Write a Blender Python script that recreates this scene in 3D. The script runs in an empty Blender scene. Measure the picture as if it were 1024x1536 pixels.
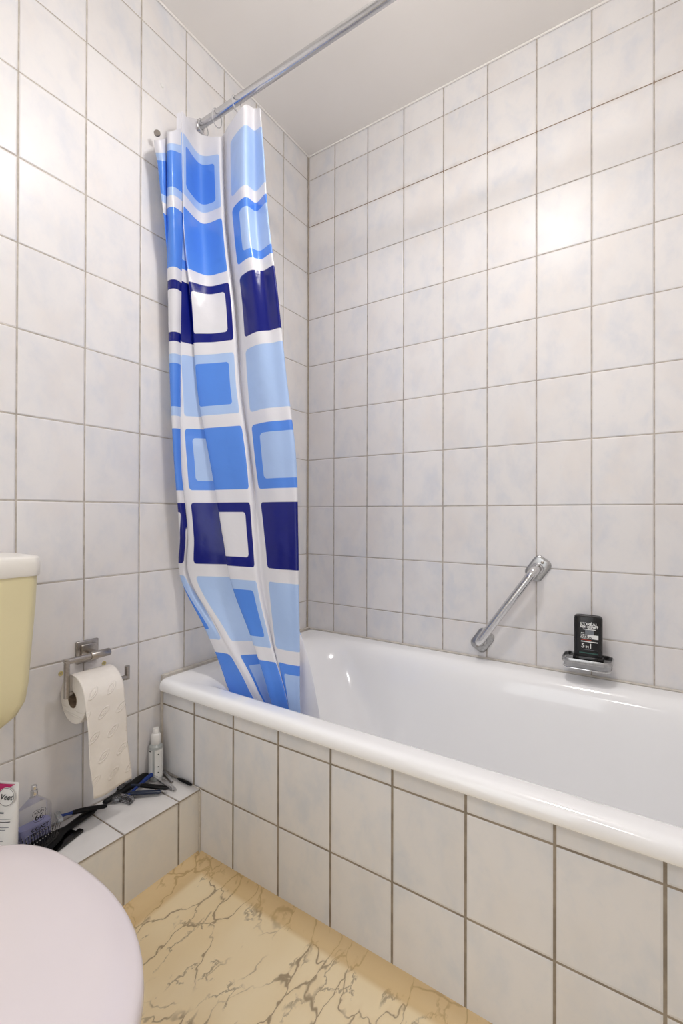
import bpy, bmesh, math, random
from mathutils import Vector, Matrix, Euler
random.seed(7)
SC = bpy.context.scene
COL = SC.collection
PI = math.pi

# ------------------------------------------------------------------ camera
cam_d = bpy.data.cameras.new('camera')
cam = bpy.data.objects.new('camera', cam_d); COL.objects.link(cam)
cam_d.sensor_fit = 'VERTICAL'; cam_d.sensor_height = 36.0
cam_d.lens = 703.575 / 1536 * 36.0
cam_d.clip_start = 0.02
FW = Vector((-0.55243, 0.83354, 0.00460)).normalized()
RT = Vector((0.83356, 0.55243, 0.00278)).normalized()
UP = RT.cross(FW).normalized()
M = Matrix((RT, UP, -FW)).transposed().to_4x4()
M.translation = Vector((1.2224, -1.5855, 0.9516))
cam.matrix_world = M
SC.camera = cam

# ------------------------------------------------------------------ world, exposure, lights
SC.view_settings.view_transform = 'Standard'
SC.view_settings.look = 'None'
SC.view_settings.exposure = 0.10
SC.view_settings.gamma = 1.0
SC.view_settings.use_curve_mapping = False
W_ = bpy.data.worlds.new('world'); SC.world = W_; W_.use_nodes = True
W_.node_tree.nodes['Background'].inputs[0].default_value = (0.96, 0.98, 1.0, 1)
W_.node_tree.nodes['Background'].inputs[1].default_value = 0.9

def area(name, loc, target, size, power, color, size_y=None, shape='DISK'):
    d = bpy.data.lights.new(name, 'AREA'); d.energy = power; d.color = color; d.shape = shape; d.size = size
    if size_y: d.size_y = size_y
    o = bpy.data.objects.new(name, d); COL.objects.link(o); o.location = loc
    o.rotation_euler = (Vector(target) - Vector(loc)).to_track_quat('-Z', 'Y').to_euler()
    return o
WALL_LAMP = (1.12, -2.235, 1.79)
LAMP_STRENGTH = 23.0
LAMP_POS = (0.865, -0.82, 2.476)
# added downlight just below the closed lamp globe, to brighten tub and floor
area('added_lamp_downlight', (0.865, -0.82, 2.268), (0.80, -0.95, 0), 0.17, 6.3, (1.0, 0.965, 0.94))
# added fill light outside the unseen doorway, to brighten the whole room
area('added_doorway_fill', (0.62, -2.33, 1.15), (0.62, 0.0, 1.15), 0.66, 4.6, (0.97, 0.985, 1.0), 1.9, 'RECTANGLE')
area('wall_lamp_light', (1.06, -2.15, 1.79), (0.9, 0.0, 1.3), 0.18, 2.0, (1.0, 0.98, 0.96), 0.08, 'RECTANGLE')

# ------------------------------------------------------------------ material helpers
class NT:
    def __init__(s, name):
        s.m = bpy.data.materials.new(name); s.m.use_nodes = True
        s.t = s.m.node_tree; s.n = s.t.nodes; s.b = s.n['Principled BSDF']; s.out = s.n['Material Output']
    def node(s, typ, **kw):
        nd = s.n.new(typ)
        for k, v in kw.items(): setattr(nd, k, v)
        return nd
    def link(s, a, b): s.t.links.new(a, b)
    def inp(s, sock, v):
        if isinstance(v, bpy.types.NodeSocket): s.link(v, sock)
        elif v is not None: sock.default_value = v
    def math(s, op, a, b=None, c=None, clamp=False):
        nd = s.node('ShaderNodeMath', operation=op); nd.use_clamp = clamp
        s.inp(nd.inputs[0], a)
        if b is not None: s.inp(nd.inputs[1], b)
        if c is not None: s.inp(nd.inputs[2], c)
        return nd.outputs[0]
    def smooth(s, v, a, b, lo=0.0, hi=1.0):
        nd = s.node('ShaderNodeMapRange', interpolation_type='SMOOTHSTEP')
        s.inp(nd.inputs['Value'], v)
        nd.inputs['From Min'].default_value = a; nd.inputs['From Max'].default_value = b
        nd.inputs['To Min'].default_value = lo; nd.inputs['To Max'].default_value = hi
        return nd.outputs[0]
    def mix(s, f, a, b):
        nd = s.node('ShaderNodeMix', data_type='RGBA')
        s.inp(nd.inputs[0], f)
        for i, v in ((6, a), (7, b)):
            if isinstance(v, bpy.types.NodeSocket): s.link(v, nd.inputs[i])
            else: nd.inputs[i].default_value = (*v[:3], 1)
        return nd.outputs[2]
    def noise(s, vec, scale, detail=3, rough=0.5, dist=0.0):
        nd = s.node('ShaderNodeTexNoise'); s.inp(nd.inputs['Vector'], vec)
        nd.inputs['Scale'].default_value = scale; nd.inputs['Detail'].default_value = detail
        nd.inputs['Roughness'].default_value = rough; nd.inputs['Distortion'].default_value = dist
        return nd
    def pos(s):
        return s.node('ShaderNodeNewGeometry').outputs['Position']
    def sep(s, v):
        nd = s.node('ShaderNodeSeparateXYZ'); s.link(v, nd.inputs[0]); return nd.outputs
    def comb(s, x, y, z=0.0):
        nd = s.node('ShaderNodeCombineXYZ'); s.inp(nd.inputs[0], x); s.inp(nd.inputs[1], y); s.inp(nd.inputs[2], z); return nd.outputs[0]
    def bump(s, h, dist=1.0, strength=1.0):
        nd = s.node('ShaderNodeBump'); s.link(h, nd.inputs['Height'])
        nd.inputs['Distance'].default_value = dist; nd.inputs['Strength'].default_value = strength
        s.link(nd.outputs[0], s.b.inputs['Normal']); return nd
    def set(s, color=None, rough=None, metal=None, **kw):
        if color is not None:
            if isinstance(color, bpy.types.NodeSocket): s.link(color, s.b.inputs['Base Color'])
            else: s.b.inputs['Base Color'].default_value = (*color[:3], 1)
        if rough is not None: s.inp(s.b.inputs['Roughness'], rough)
        if metal is not None: s.b.inputs['Metallic'].default_value = metal
        for k, v in kw.items(): s.inp(s.b.inputs[k.replace('_', ' ')], v)
        return s.m

def srgb(r, g, b):
    f = lambda c: (c/255/12.92) if c/255 <= 0.04045 else ((c/255+0.055)/1.055)**2.4
    return (f(r), f(g), f(b))

def simple(name, color, rough=0.5, metal=0.0, var=0.0, scale=40, bump=0.0, **kw):
    """procedural material: colour with a faint noise variation and optional bump"""
    m = NT(name)
    nz = m.noise(m.node('ShaderNodeTexCoord').outputs['Object'], scale, 3)
    f = m.smooth(nz.outputs['Fac'], 0.3, 0.7)
    c2 = tuple(max(0, c*(1-var)) for c in color)
    m.set(m.mix(f, color, c2), rough, metal, **kw)
    if bump: m.bump(nz.outputs['Fac'], bump)
    return m.m

TW, TH = 0.156, 0.198696
ZF = 0.98127                      # height of a horizontal joint that runs around the whole room
def tile_mat(name, au, ou, av, ov, tw=TW, th=TH, seed=0.0, grout_w=0.0036, dark_row=None, tilt=0.007,
             c1=(234,231,230), c2=(220,221,226), c3=(234,227,222), gcol=(158,145,128)):
    m = NT(name); P = m.sep(m.pos())
    cu = m.math('DIVIDE', m.math('SUBTRACT', P['XYZ'.index(au)], ou), tw)
    cv = m.math('DIVIDE', m.math('SUBTRACT', P['XYZ'.index(av)], ov), th)
    fu = m.math('FRACT', cu); fv = m.math('FRACT', cv)
    iu = m.math('FLOOR', cu); iv = m.math('FLOOR', cv)
    du = m.math('MULTIPLY', m.math('MINIMUM', fu, m.math('SUBTRACT', 1.0, fu)), tw)
    dv = m.math('MULTIPLY', m.math('MINIMUM', fv, m.math('SUBTRACT', 1.0, fv)), th)
    # joints a hair narrower on the horizontals
    dv2 = m.math('ADD', dv, grout_w*0.12)
    d = m.math('MINIMUM', du, dv2)
    tilem = m.smooth(d, grout_w*0.42, grout_w*0.62)
    wn = m.node('ShaderNodeTexWhiteNoise', noise_dimensions='3D'); m.link(m.comb(iu, iv, seed), wn.inputs['Vector'])
    rc = m.sep(wn.outputs['Color'])
    # marbled glaze: each tile takes its own patch of cloud
    off = m.node('ShaderNodeVectorMath', operation='MULTIPLY'); m.link(wn.outputs['Color'], off.inputs[0]); off.inputs[1].default_value = (7, 9, 5)
    loc = m.comb(m.math('MULTIPLY', fu, tw), m.math('MULTIPLY', fv, th), 0.0)
    mp = m.node('ShaderNodeMapping'); mp.inputs['Rotation'].default_value = (0, 0, 0.6); mp.inputs['Scale'].default_value = (1.3, 0.9, 1)
    m.link(loc, mp.inputs[0])
    add = m.node('ShaderNodeVectorMath', operation='ADD'); m.link(mp.outputs[0], add.inputs[0]); m.link(off.outputs[0], add.inputs[1])
    n1 = m.noise(add.outputs[0], 12, 4, 0.55, 0.2); n2 = m.noise(add.outputs[0], 6, 3, 0.5, 0.2)
    n3 = m.noise(add.outputs[0], 40, 5, 0.65, 0.3)
    a = m.mix(m.smooth(n1.outputs['Fac'], 0.38, 0.78), srgb(*c1), srgb(*c2))
    a = m.mix(m.math('MULTIPLY', m.smooth(n2.outputs['Fac'], 0.45, 0.7), 0.55), a, srgb(*c3))
    a = m.mix(m.math('MULTIPLY', m.smooth(n3.outputs['Fac'], 0.50, 0.80), 0.30), a, srgb(*c2))
    bri = m.math('MULTIPLY_ADD', rc[2], 0.045, 0.965)
    hs = m.node('ShaderNodeHueSaturation'); m.link(a, hs.inputs['Color']); m.link(bri, hs.inputs['Value'])
    ng = m.noise(m.pos(), 30, 3, 0.6)
    g = m.mix(m.smooth(ng.outputs['Fac'], 0.35, 0.65), srgb(*gcol), srgb(*(int(c*0.86) for c in gcol)))
    col = hs.outputs[0]
    if dark_row is not None:
        # one old joint has gone brown and has streaked the glaze next to it
        dz = m.math('ABSOLUTE', m.math('SUBTRACT', P[2], dark_row))
        st = m.math('MULTIPLY', m.smooth(dz, 0.0, 0.02, 1, 0), m.smooth(m.noise(m.pos(), 9, 4, 0.7).outputs['Fac'], 0.42, 0.7))
        col = m.mix(m.math('MULTIPLY', st, 0.35), col, srgb(178, 160, 138))
        g = m.mix(m.smooth(dz, 0.004, 0.008, 1, 0), g, srgb(140, 120, 100))
    m.set(m.mix(tilem, g, col), m.math('MULTIPLY_ADD', tilem, -0.47, 0.80), Specular_IOR_Level=0.27)
    # relief: recessed joints, cushioned edges, each tile set at its own slight angle
    edge = m.smooth(d, grout_w*0.4, grout_w*1.3, 0.0, 0.0011)
    tl = m.math('ADD', m.math('MULTIPLY', m.math('MULTIPLY', m.math('SUBTRACT', rc[0], 0.5), m.math('SUBTRACT', fu, 0.5)), tw*tilt*2),
                       m.math('MULTIPLY', m.math('MULTIPLY', m.math('SUBTRACT', rc[1], 0.5), m.math('SUBTRACT', fv, 0.5)), th*tilt*2))
    wav = m.math('MULTIPLY', m.noise(add.outputs[0], 22, 3).outputs['Fac'], 0.00022)
    m.bump(m.math('ADD', m.math('ADD', edge, m.math('MULTIPLY', tl, tilem)), wav))
    return m.m

M_left = tile_mat('wall_tiles_left', 'Y', -(0.16274+4*TW)-TW*2, 'Z', ZF-8*TH, seed=1, tilt=0.006, gcol=(200,191,180))
M_back = tile_mat('wall_tiles_back', 'X', 0.13437-TW, 'Z', ZF-8*TH, seed=2, dark_row=ZF+6*TH, gcol=(196,186,175))
M_front = tile_mat('wall_tiles_tub_front', 'X', 0.14640-TW, 'Z', ZF-8*TH, seed=3, grout_w=0.0052, tilt=0.004, c1=(238,236,236), c2=(223,226,232), c3=(238,233,229), gcol=(164,152,136))
M_ledge = tile_mat('ledge_face_tiles', 'Y', -0.7800-6*TW, 'Z', ZF-8*TH, seed=4, grout_w=0.0052, tilt=0.003, c1=(236,231,222), c2=(222,222,220), c3=(236,229,218), gcol=(164,152,136))
M_ltop = tile_mat('ledge_top_tiles', 'Y', -0.7800-6*TW, 'X', -0.03, tw=TW, th=0.24, seed=5, tilt=0.002, c1=(226,222,219), c2=(215,213,213), gcol=(150,136,118))
M_other = tile_mat('wall_tiles_plain', 'Y', 0.0, 'Z', ZF-8*TH, seed=6)
M_other2 = tile_mat('wall_tiles_plain_two', 'X', 0.0, 'Z', ZF-8*TH, seed=7)

def floor_mat():
    m = NT('marbled_vinyl'); p0 = m.pos()
    mp_ = m.node('ShaderNodeMapping'); mp_.inputs['Rotation'].default_value = (0, 0, 0.22); mp_.inputs['Scale'].default_value = (1.15, 0.62, 1.0); mp_.inputs['Location'].default_value = (3.1, 1.7, 0); m.link(p0, mp_.inputs[0]); p = mp_.outputs[0]
    wrp = m.noise(p, 7, 4, 0.6)
    w2 = m.node('ShaderNodeVectorMath', operation='MULTIPLY_ADD'); m.link(wrp.outputs['Color'], w2.inputs[0])
    w2.inputs[1].default_value = (0.16, 0.16, 0.0); m.link(p, w2.inputs[2])
    vo = m.node('ShaderNodeTexVoronoi', feature='DISTANCE_TO_EDGE'); m.link(w2.outputs[0], vo.inputs['Vector']); vo.inputs['Scale'].default_value = 12.0
    wrp2 = m.noise(p, 28, 4, 0.7)
    w3 = m.node('ShaderNodeVectorMath', operation='MULTIPLY_ADD'); m.link(wrp2.outputs['Color'], w3.inputs[0])
    w3.inputs[1].default_value = (0.05, 0.05, 0.0); m.link(p, w3.inputs[2])
    vo2 = m.node('ShaderNodeTexVoronoi', feature='DISTANCE_TO_EDGE'); m.link(w3.outputs[0], vo2.inputs['Vector']); vo2.inputs['Scale'].default_value = 21
    wid = m.noise(p, 13, 3, 0.6)
    v1 = m.smooth(m.math('SUBTRACT', vo.outputs['Distance'], m.math('MULTIPLY_ADD', wid.outputs['Fac'], 0.06, -0.028)), 0.0, 0.026, 1, 0)
    k1 = m.smooth(m.noise(p, 5, 3, 0.6).outputs['Fac'], 0.38, 0.50)
    v2 = m.smooth(vo2.outputs['Distance'], 0.0, 0.06, 1, 0)
    k2 = m.smooth(m.noise(p, 14, 3, 0.6).outputs['Fac'], 0.52, 0.60)
    v = m.math('MAXIMUM', m.math('MULTIPLY', v1, k1), m.math('MULTIPLY', m.math('MULTIPLY', v2, k2), 0.8), clamp=True)
    base = m.mix(m.smooth(m.noise(p, 4, 3).outputs['Fac'], 0.35, 0.7), srgb(242, 225, 190), srgb(235, 214, 173))
    tex = m.mix(m.math('MULTIPLY', v, 0.72), base, srgb(104, 88, 74))
    halo = m.smooth(vo.outputs['Distance'], 0.0, 0.12, 0.16, 0)
    tex = m.mix(m.math('MULTIPLY', halo, k1), tex, srgb(205, 176, 130))
    # the vinyl is yellower and darker in a band along tub front and ledge
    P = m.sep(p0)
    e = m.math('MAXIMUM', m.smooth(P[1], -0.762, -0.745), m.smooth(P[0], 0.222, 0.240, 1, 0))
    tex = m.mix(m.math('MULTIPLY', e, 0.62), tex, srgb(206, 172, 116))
    m.set(tex, 0.34, Specular_IOR_Level=0.35)
    m.bump(m.noise(p, 60, 2).outputs['Fac'], 0.0004)
    return m.m
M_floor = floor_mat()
M_ceil = simple('ceiling_paint', srgb(248, 244, 240), 0.8, var=0.03, scale=3, bump=0.0002)
M_seal = simple('sealant', srgb(214, 207, 197), 0.5, var=0.15, scale=60)
M_enamel = simple('white_enamel', srgb(250, 250, 251), 0.09, var=0.01, scale=8, Coat_Weight=0.4, Coat_Roughness=0.04)
M_chrome = simple('chrome', (0.72, 0.72, 0.73), 0.13, 1.0, var=0.06, scale=90)
M_plate = simple('worn_chrome_plate', (0.50, 0.50, 0.50), 0.28, 1.0, var=0.2, scale=150)
M_rod = simple('satin_aluminium', (0.62, 0.62, 0.63), 0.20, 1.0, var=0.05, scale=60)
M_steel = simple('brushed_nickel', (0.42, 0.385, 0.35), 0.30, 1.0, var=0.12, scale=200)
M_black = simple('black_plastic', (0.003, 0.003, 0.0035), 0.42, var=0.2, scale=80, Specular_IOR_Level=0.22)
M_blackgloss = simple('glossy_black_plastic', (0.003, 0.003, 0.003), 0.2, var=0.2, scale=80)
M_bottle = simple('bottle_black_plastic', (0.004, 0.004, 0.0045), 0.25, var=0.2, scale=50)
M_white = simple('white_plastic', srgb(236, 235, 233), 0.35, var=0.02, scale=40)
M_whiteprint = simple('white_print', srgb(235, 235, 232), 0.5, var=0.03, scale=80)
M_greyprint = simple('grey_print', srgb(120, 124, 130), 0.5, var=0.1, scale=300)
M_blackprint = simple('black_print', srgb(26, 25, 28), 0.5, var=0.1, scale=80)
M_redprint = simple('red_print', srgb(170, 60, 40), 0.5, var=0.1, scale=80)
M_tealprint = simple('teal_print', srgb(50, 88, 80), 0.5, var=0.1, scale=80)
M_pink = simple('magenta_print', srgb(190, 30, 100), 0.4, var=0.08, scale=60)
M_blue = simple('dark_blue_plastic', srgb(16, 52, 128), 0.28, var=0.15, scale=60)
M_navy = simple('navy_plastic', srgb(18, 32, 58), 0.30, var=0.15, scale=60)
M_cream = simple('aged_cream_plastic', srgb(226, 215, 172), 0.32, var=0.05, scale=5)
M_lidwhite = simple('white_lid_plastic', srgb(238, 234, 226), 0.28, var=0.02, scale=10)
M_seat = simple('toilet_lid_plastic', srgb(231, 222, 225), 0.22, var=0.02, scale=6)
M_ceram = simple('toilet_ceramic', srgb(232, 230, 226), 0.12, var=0.01, scale=6)
M_paper = None
M_card = simple('grey_cardboard', srgb(150, 130, 108), 0.9, var=0.12, scale=120)
M_plug = simple('yellow_wall_plug', srgb(222, 206, 140), 0.6, var=0.15, scale=200)
M_dark = simple('dark_hole', (0.02, 0.018, 0.015), 0.8, var=0.1, scale=100)
M_ring = simple('clear_plastic_ring', srgb(225, 224, 226), 0.2, var=0.02, scale=60, Transmission_Weight=0.35)
M_clear = simple('clear_plastic', (0.92, 0.93, 0.95), 0.04, var=0.02, scale=60, Transmission_Weight=0.95, IOR=1.15)
M_glass = simple('clear_glass', (0.97, 0.97, 0.98), 0.02, var=0.01, scale=30, Transmission_Weight=1.0, IOR=1.06)
def shell_mat(name, tint, gloss):
    m = NT(name); tr = m.node('ShaderNodeBsdfTransparent'); tr.inputs[0].default_value = (*tint, 1)
    gl = m.node('ShaderNodeBsdfGlossy'); gl.inputs['Roughness'].default_value = 0.06; gl.inputs[0].default_value = (0.95, 0.95, 0.97, 1)
    fr = m.node('ShaderNodeFresnel'); fr.inputs[0].default_value = 1.45
    nz = m.noise(m.node('ShaderNodeTexCoord').outputs['Object'], 60, 2)
    f = m.math('ADD', m.math('MULTIPLY', fr.outputs[0], gloss), m.math('MULTIPLY', nz.outputs['Fac'], 0.03), clamp=True)
    mx = m.node('ShaderNodeMixShader'); m.link(f, mx.inputs[0]); m.link(tr.outputs[0], mx.inputs[1]); m.link(gl.outputs[0], mx.inputs[2])
    m.link(mx.outputs[0], m.out.inputs['Surface']); return m.m
M_glass = shell_mat('clear_glass_shell', (0.965, 0.965, 0.965), 0.4)
M_clear = shell_mat('clear_plastic_shell', (0.94, 0.945, 0.95), 1.3)
M_liquid = simple('lavender_liquid', srgb(158, 160, 205), 0.15, var=0.06, scale=30, Transmission_Weight=0.15, IOR=1.15)
M_traymat = simple('clear_tray_plastic', srgb(196, 196, 198), 0.15, var=0.05, scale=60, Transmission_Weight=0.3)
M_frost = simple('frosted_bottle_plastic', srgb(205, 210, 208), 0.3, var=0.03, scale=60, Transmission_Weight=0.35)
M_door = simple('door_paint', srgb(225, 222, 216), 0.4, var=0.02, scale=4)

def emit(name, col, strength):
    m = NT(name); m.set((0.9, 0.9, 0.9), 0.4, Emission_Color=(*col, 1), Emission_Strength=strength)
    nz = m.noise(m.node('ShaderNodeTexCoord').outputs['Object'], 4, 2)
    m.link(m.mix(nz.outputs['Fac'], col, tuple(c*0.97 for c in col)), m.b.inputs['Emission Color'])
    return m.m
M_opal = emit('opal_lamp_glass', (1.0, 0.965, 0.925), LAMP_STRENGTH)
M_tubeglass = emit('wall_lamp_glass', (1.0, 0.97, 0.93), 5.0)

def paper_mat():
    m = NT('toilet_tissue'); uv = m.node('ShaderNodeTexCoord').outputs['Object']
    s = m.sep(uv)
    n = m.noise(uv, 160, 3, 0.6)
    n2 = m.noise(uv, 22, 3, 0.5)
    # embossed leaf sprigs on a diagonal lattice
    wz = m.node('ShaderNodeVectorMath', operation='MULTIPLY_ADD'); m.link(m.noise(uv, 30, 2).outputs['Color'], wz.inputs[0]); wz.inputs[1].default_value = (0.007, 0.007, 0.007); m.link(uv, wz.inputs[2]); s = m.sep(wz.outputs[0])
    a = m.math('DIVIDE', s[1], 0.046); b = m.math('DIVIDE', s[2], 0.052)
    fb = m.math('FLOOR', b)
    a2 = m.math('ADD', a, m.math('MULTIPLY', fb, 0.5))
    fa = m.math('SUBTRACT', m.math('FRACT', a2), 0.5); fb2 = m.math('SUBTRACT', m.math('FRACT', b), 0.5)
    x = m.math('ADD', m.math('MULTIPLY', fa, 0.8), m.math('MULTIPLY', fb2, 0.6)); y = m.math('SUBTRACT', m.math('MULTIPLY', fb2, 0.8), m.math('MULTIPLY', fa, 0.6))
    r = m.math('SQRT', m.math('ADD', m.math('POWER', m.math('DIVIDE', x, 0.36), 2.0), m.math('POWER', m.math('DIVIDE', y, 0.15), 2.0)))
    ring = m.math('ABSOLUTE', m.math('SINE', m.math('MULTIPLY', r, 5.2)))
    leaf = m.math('MULTIPLY', ring, m.smooth(r, 0.95, 1.1, 1, 0))
    h = m.math('ADD', m.math('MULTIPLY', leaf, 0.0009), m.math('ADD', m.math('MULTIPLY', n.outputs['Fac'], 0.00035), m.math('MULTIPLY', n2.outputs['Fac'], 0.0025)))
    m.set(m.mix(n2.outputs['Fac'], srgb(240, 234, 226), srgb(232, 225, 216)), 0.95, Specular_IOR_Level=0.1)
    m.bump(h); return m.m
M_paper = paper_mat()

def curtain_mat():
    m = NT('printed_vinyl_curtain')
    uv = m.node('ShaderNodeUVMap'); uv.uv_map = 'pattern'
    s = m.sep(uv.outputs[0])
    u = m.math('ADD', s[0], 40.0); v = m.math('ADD', s[1], 30.0)
    cu = m.math('FLOOR', u); cv = m.math('FLOOR', v)
    x = m.math('ABSOLUTE', m.math('SUBTRACT', m.math('FRACT', u), 0.5)); y = m.math('ABSOLUTE', m.math('SUBTRACT', m.math('FRACT', v), 0.5))
    def rect(h, r):       # signed distance of a rounded square of half size h
        qx = m.math('MAXIMUM', m.math('SUBTRACT', x, h-r), 0.0); qy = m.math('MAXIMUM', m.math('SUBTRACT', y, h-r), 0.0)
        d = m.math('SUBTRACT', m.math('SQRT', m.math('ADD', m.math('MULTIPLY', qx, qx), m.math('MULTIPLY', qy, qy))), r)
        return m.smooth(d, -0.004, 0.004, 1, 0)
    outer = rect(0.415, 0.055); inner = rect(0.290, 0.05)
    par = m.math('MODULO', cu, 2.0)                        # 0 = column with solid pale squares, 1 = column with solid blue squares
    row = m.math('MODULO', cv, 3.0)
    is0 = m.math('COMPARE', row, 0.0, 0.1); is1 = m.math('COMPARE', row, 1.0, 0.1); is2 = m.math('COMPARE', row, 2.0, 0.1)
    white = srgb(240, 239, 243); light = srgb(184, 211, 251); blue = srgb(92, 150, 244); navy = srgb(0, 18, 126)
    def pick(a, b, c):
        t = m.mix(is1, a, b); return m.mix(is2, t, c)
    oQ = pick(light, blue, navy); iQ = pick(light, light, navy)
    oP = pick(light, blue, navy); iP = pick(blue, blue, white)
    o = m.mix(par, oQ, oP); i = m.mix(par, iQ, iP)
    sq = m.mix(inner, o, i)
    inside = m.math('MULTIPLY', outer, m.math('MULTIPLY', m.math('GREATER_THAN', v, 30.0), m.math('LESS_THAN', v, 38.08)))
    col = m.mix(inside, white, sq)
    n = m.noise(m.node('ShaderNodeTexCoord').outputs['Object'], 26, 3, 0.5, 0.3)
    n2 = m.noise(m.pos(), 7, 2, 0.5)
    m.set(col, 0.27, Specular_IOR_Level=0.5)
    bm_ = m.bump(m.math('ADD', m.math('MULTIPLY', n.outputs['Fac'], 0.0012), m.math('MULTIPLY', n2.outputs['Fac'], 0.010)))
    tr = m.node('ShaderNodeBsdfTranslucent'); m.link(col, tr.inputs[0])
    mx = m.node('ShaderNodeMixShader'); mx.inputs[0].default_value = 0.22
    m.link(m.b.outputs[0], mx.inputs[1]); m.link(tr.outputs[0], mx.inputs[2]); m.link(mx.outputs[0], m.out.inputs['Surface'])
    return m.m
M_curtain = curtain_mat()

# ------------------------------------------------------------------ object helpers
def tag(o, label=None, cat=None, group=None, kind=None):
    if label: o['label'] = label
    if cat: o['category'] = cat
    if group: o['group'] = group
    if kind: o['kind'] = kind
    return o
def thing(name, loc=(0, 0, 0), label=None, cat=None, group=None, rot=(0, 0, 0)):
    o = bpy.data.objects.new(name, None); COL.objects.link(o); o.location = loc; o.rotation_euler = rot; o.empty_display_size = 0.05
    return tag(o, label, cat, group)
def obj(name, bm, mats, parent=None, smooth=True, angle=35, bevel=None, subsurf=0, local=False):
    """link one mesh object; coordinates are world ones unless local=True"""
    bmesh.ops.recalc_face_normals(bm, faces=bm.faces[:])
    me = bpy.data.meshes.new(name)
    if parent is not None and not local:
        bpy.context.view_layer.update()
        bm.transform(parent.matrix_world.inverted())
    bm.to_mesh(me); bm.free()
    if not isinstance(mats, (list, tuple)): mats = [mats]
    for mt in mats: me.materials.append(mt)
    o = bpy.data.objects.new(name, me); COL.objects.link(o)
    if parent is not None: o.parent = parent
    if bevel:
        b = o.modifiers.new('bevel', 'BEVEL'); b.width = bevel; b.segments = 3; b.limit_method = 'ANGLE'; b.angle_limit = math.radians(30)
    if subsurf:
        sm = o.modifiers.new('sub', 'SUBSURF'); sm.levels = subsurf; sm.render_levels = subsurf
    if smooth:
        me.polygons.foreach_set('use_smooth', [True]*len(me.polygons))
        if not subsurf and not bevel: me.set_sharp_from_angle(angle=math.radians(angle))
        elif bevel:
            w = o.modifiers.new('wn', 'WEIGHTED_NORMAL'); w.keep_sharp = True
    return o
def box(bm, x0, x1, y0, y1, z0, z1, mat=0, M_=None):
    vs = [bm.verts.new(c) for c in ((x0,y0,z0),(x1,y0,z0),(x1,y1,z0),(x0,y1,z0),(x0,y0,z1),(x1,y0,z1),(x1,y1,z1),(x0,y1,z1))]
    if M_:
        for v in vs: v.co = M_ @ v.co
    for f in ((0,3,2,1),(4,5,6,7),(0,1,5,4),(1,2,6,5),(2,3,7,6),(3,0,4,7)):
        fc = bm.faces.new([vs[i] for i in f]); fc.material_index = mat
    return bm
def loft(bm, rings, cap0=True, cap1=True, closed=True, mat=0):
    R = [[bm.verts.new(p) for p in r] for r in rings]
    n = len(R[0])
    for a, b in zip(R, R[1:]):
        for i in range(n if closed else n-1):
            f = bm.faces.new((a[i], a[(i+1) % n], b[(i+1) % n], b[i])); f.material_index = mat
    if cap0: bm.faces.new(R[0][::-1]).material_index = mat
    if cap1: bm.faces.new(R[-1]).material_index = mat
    return bm
def tube(bm, pts, rad, seg=16, cap=True, flat=None):
    """sweep along pts; rad a number or a list; flat=(a,b): elliptical section a x b with b along the world-most-vertical side"""
    pts = [Vector(p) for p in pts]; n = len(pts)
    rads = rad if isinstance(rad, (list, tuple)) else [rad]*n
    rings = []; nrm = None
    for i, p in enumerate(pts):
        t = (pts[min(i+1, n-1)] - pts[max(i-1, 0)]).normalized()
        if nrm is None:
            ref = Vector((0, 0, 1)) if abs(t.z) < 0.9 else Vector((1, 0, 0))
            nrm = (ref - t*ref.dot(t)).normalized()
        else:
            nrm = (nrm - t*nrm.dot(t)).normalized()
        bn = t.cross(nrm)
        fa, fb = flat if flat else (1, 1)
        rings.append([p + (bn*math.cos(2*PI*k/seg)*fa + nrm*math.sin(2*PI*k/seg)*fb)*rads[i] for k in range(seg)])
    return loft(bm, rings, cap, cap)
def spline(pts, sub=8):
    pts = [Vector(p) for p in pts]; out = []
    for i in range(len(pts)-1):
        p0 = pts[max(i-1, 0)]; p1 = pts[i]; p2 = pts[i+1]; p3 = pts[min(i+2, len(pts)-1)]
        for k in range(sub):
            t = k/sub
            out.append(0.5*((2*p1) + (p2-p0)*t + (2*p0-5*p1+4*p2-p3)*t*t + (3*p1-p0-3*p2+p3)*t**3))
    out.append(pts[-1]); return out
def rrect(w, h, r, seg=6):
    """rounded rectangle outline in 2D centred on 0"""
    r = min(r, w/2-1e-5, h/2-1e-5); out = []
    for cx, cy, a0 in ((w/2-r, h/2-r, 0), (-w/2+r, h/2-r, PI/2), (-w/2+r, -h/2+r, PI), (w/2-r, -h/2+r, 1.5*PI)):
        for k in range(seg+1):
            a = a0 + PI/2*k/seg; out.append((cx + r*math.cos(a), cy + r*math.sin(a)))
    return out
def lathe(bm, prof, loc=(0, 0, 0), seg=32, M_=None):
    rings = []
    for r, z in prof:
        ring = [Vector((r*math.cos(2*PI*k/seg), r*math.sin(2*PI*k/seg), z)) for k in range(seg)]
        if M_: ring = [M_ @ p for p in ring]
        rings.append([p + Vector(loc) for p in ring])
    return loft(bm, rings)
def frame(origin, xdir, ydir):
    x = Vector(xdir).normalized(); y = Vector(ydir); y = (y - x*y.dot(x)).normalized(); z = x.cross(y)
    m = Matrix((x, y, z)).transposed().to_4x4(); m.translation = Vector(origin); return m
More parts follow.
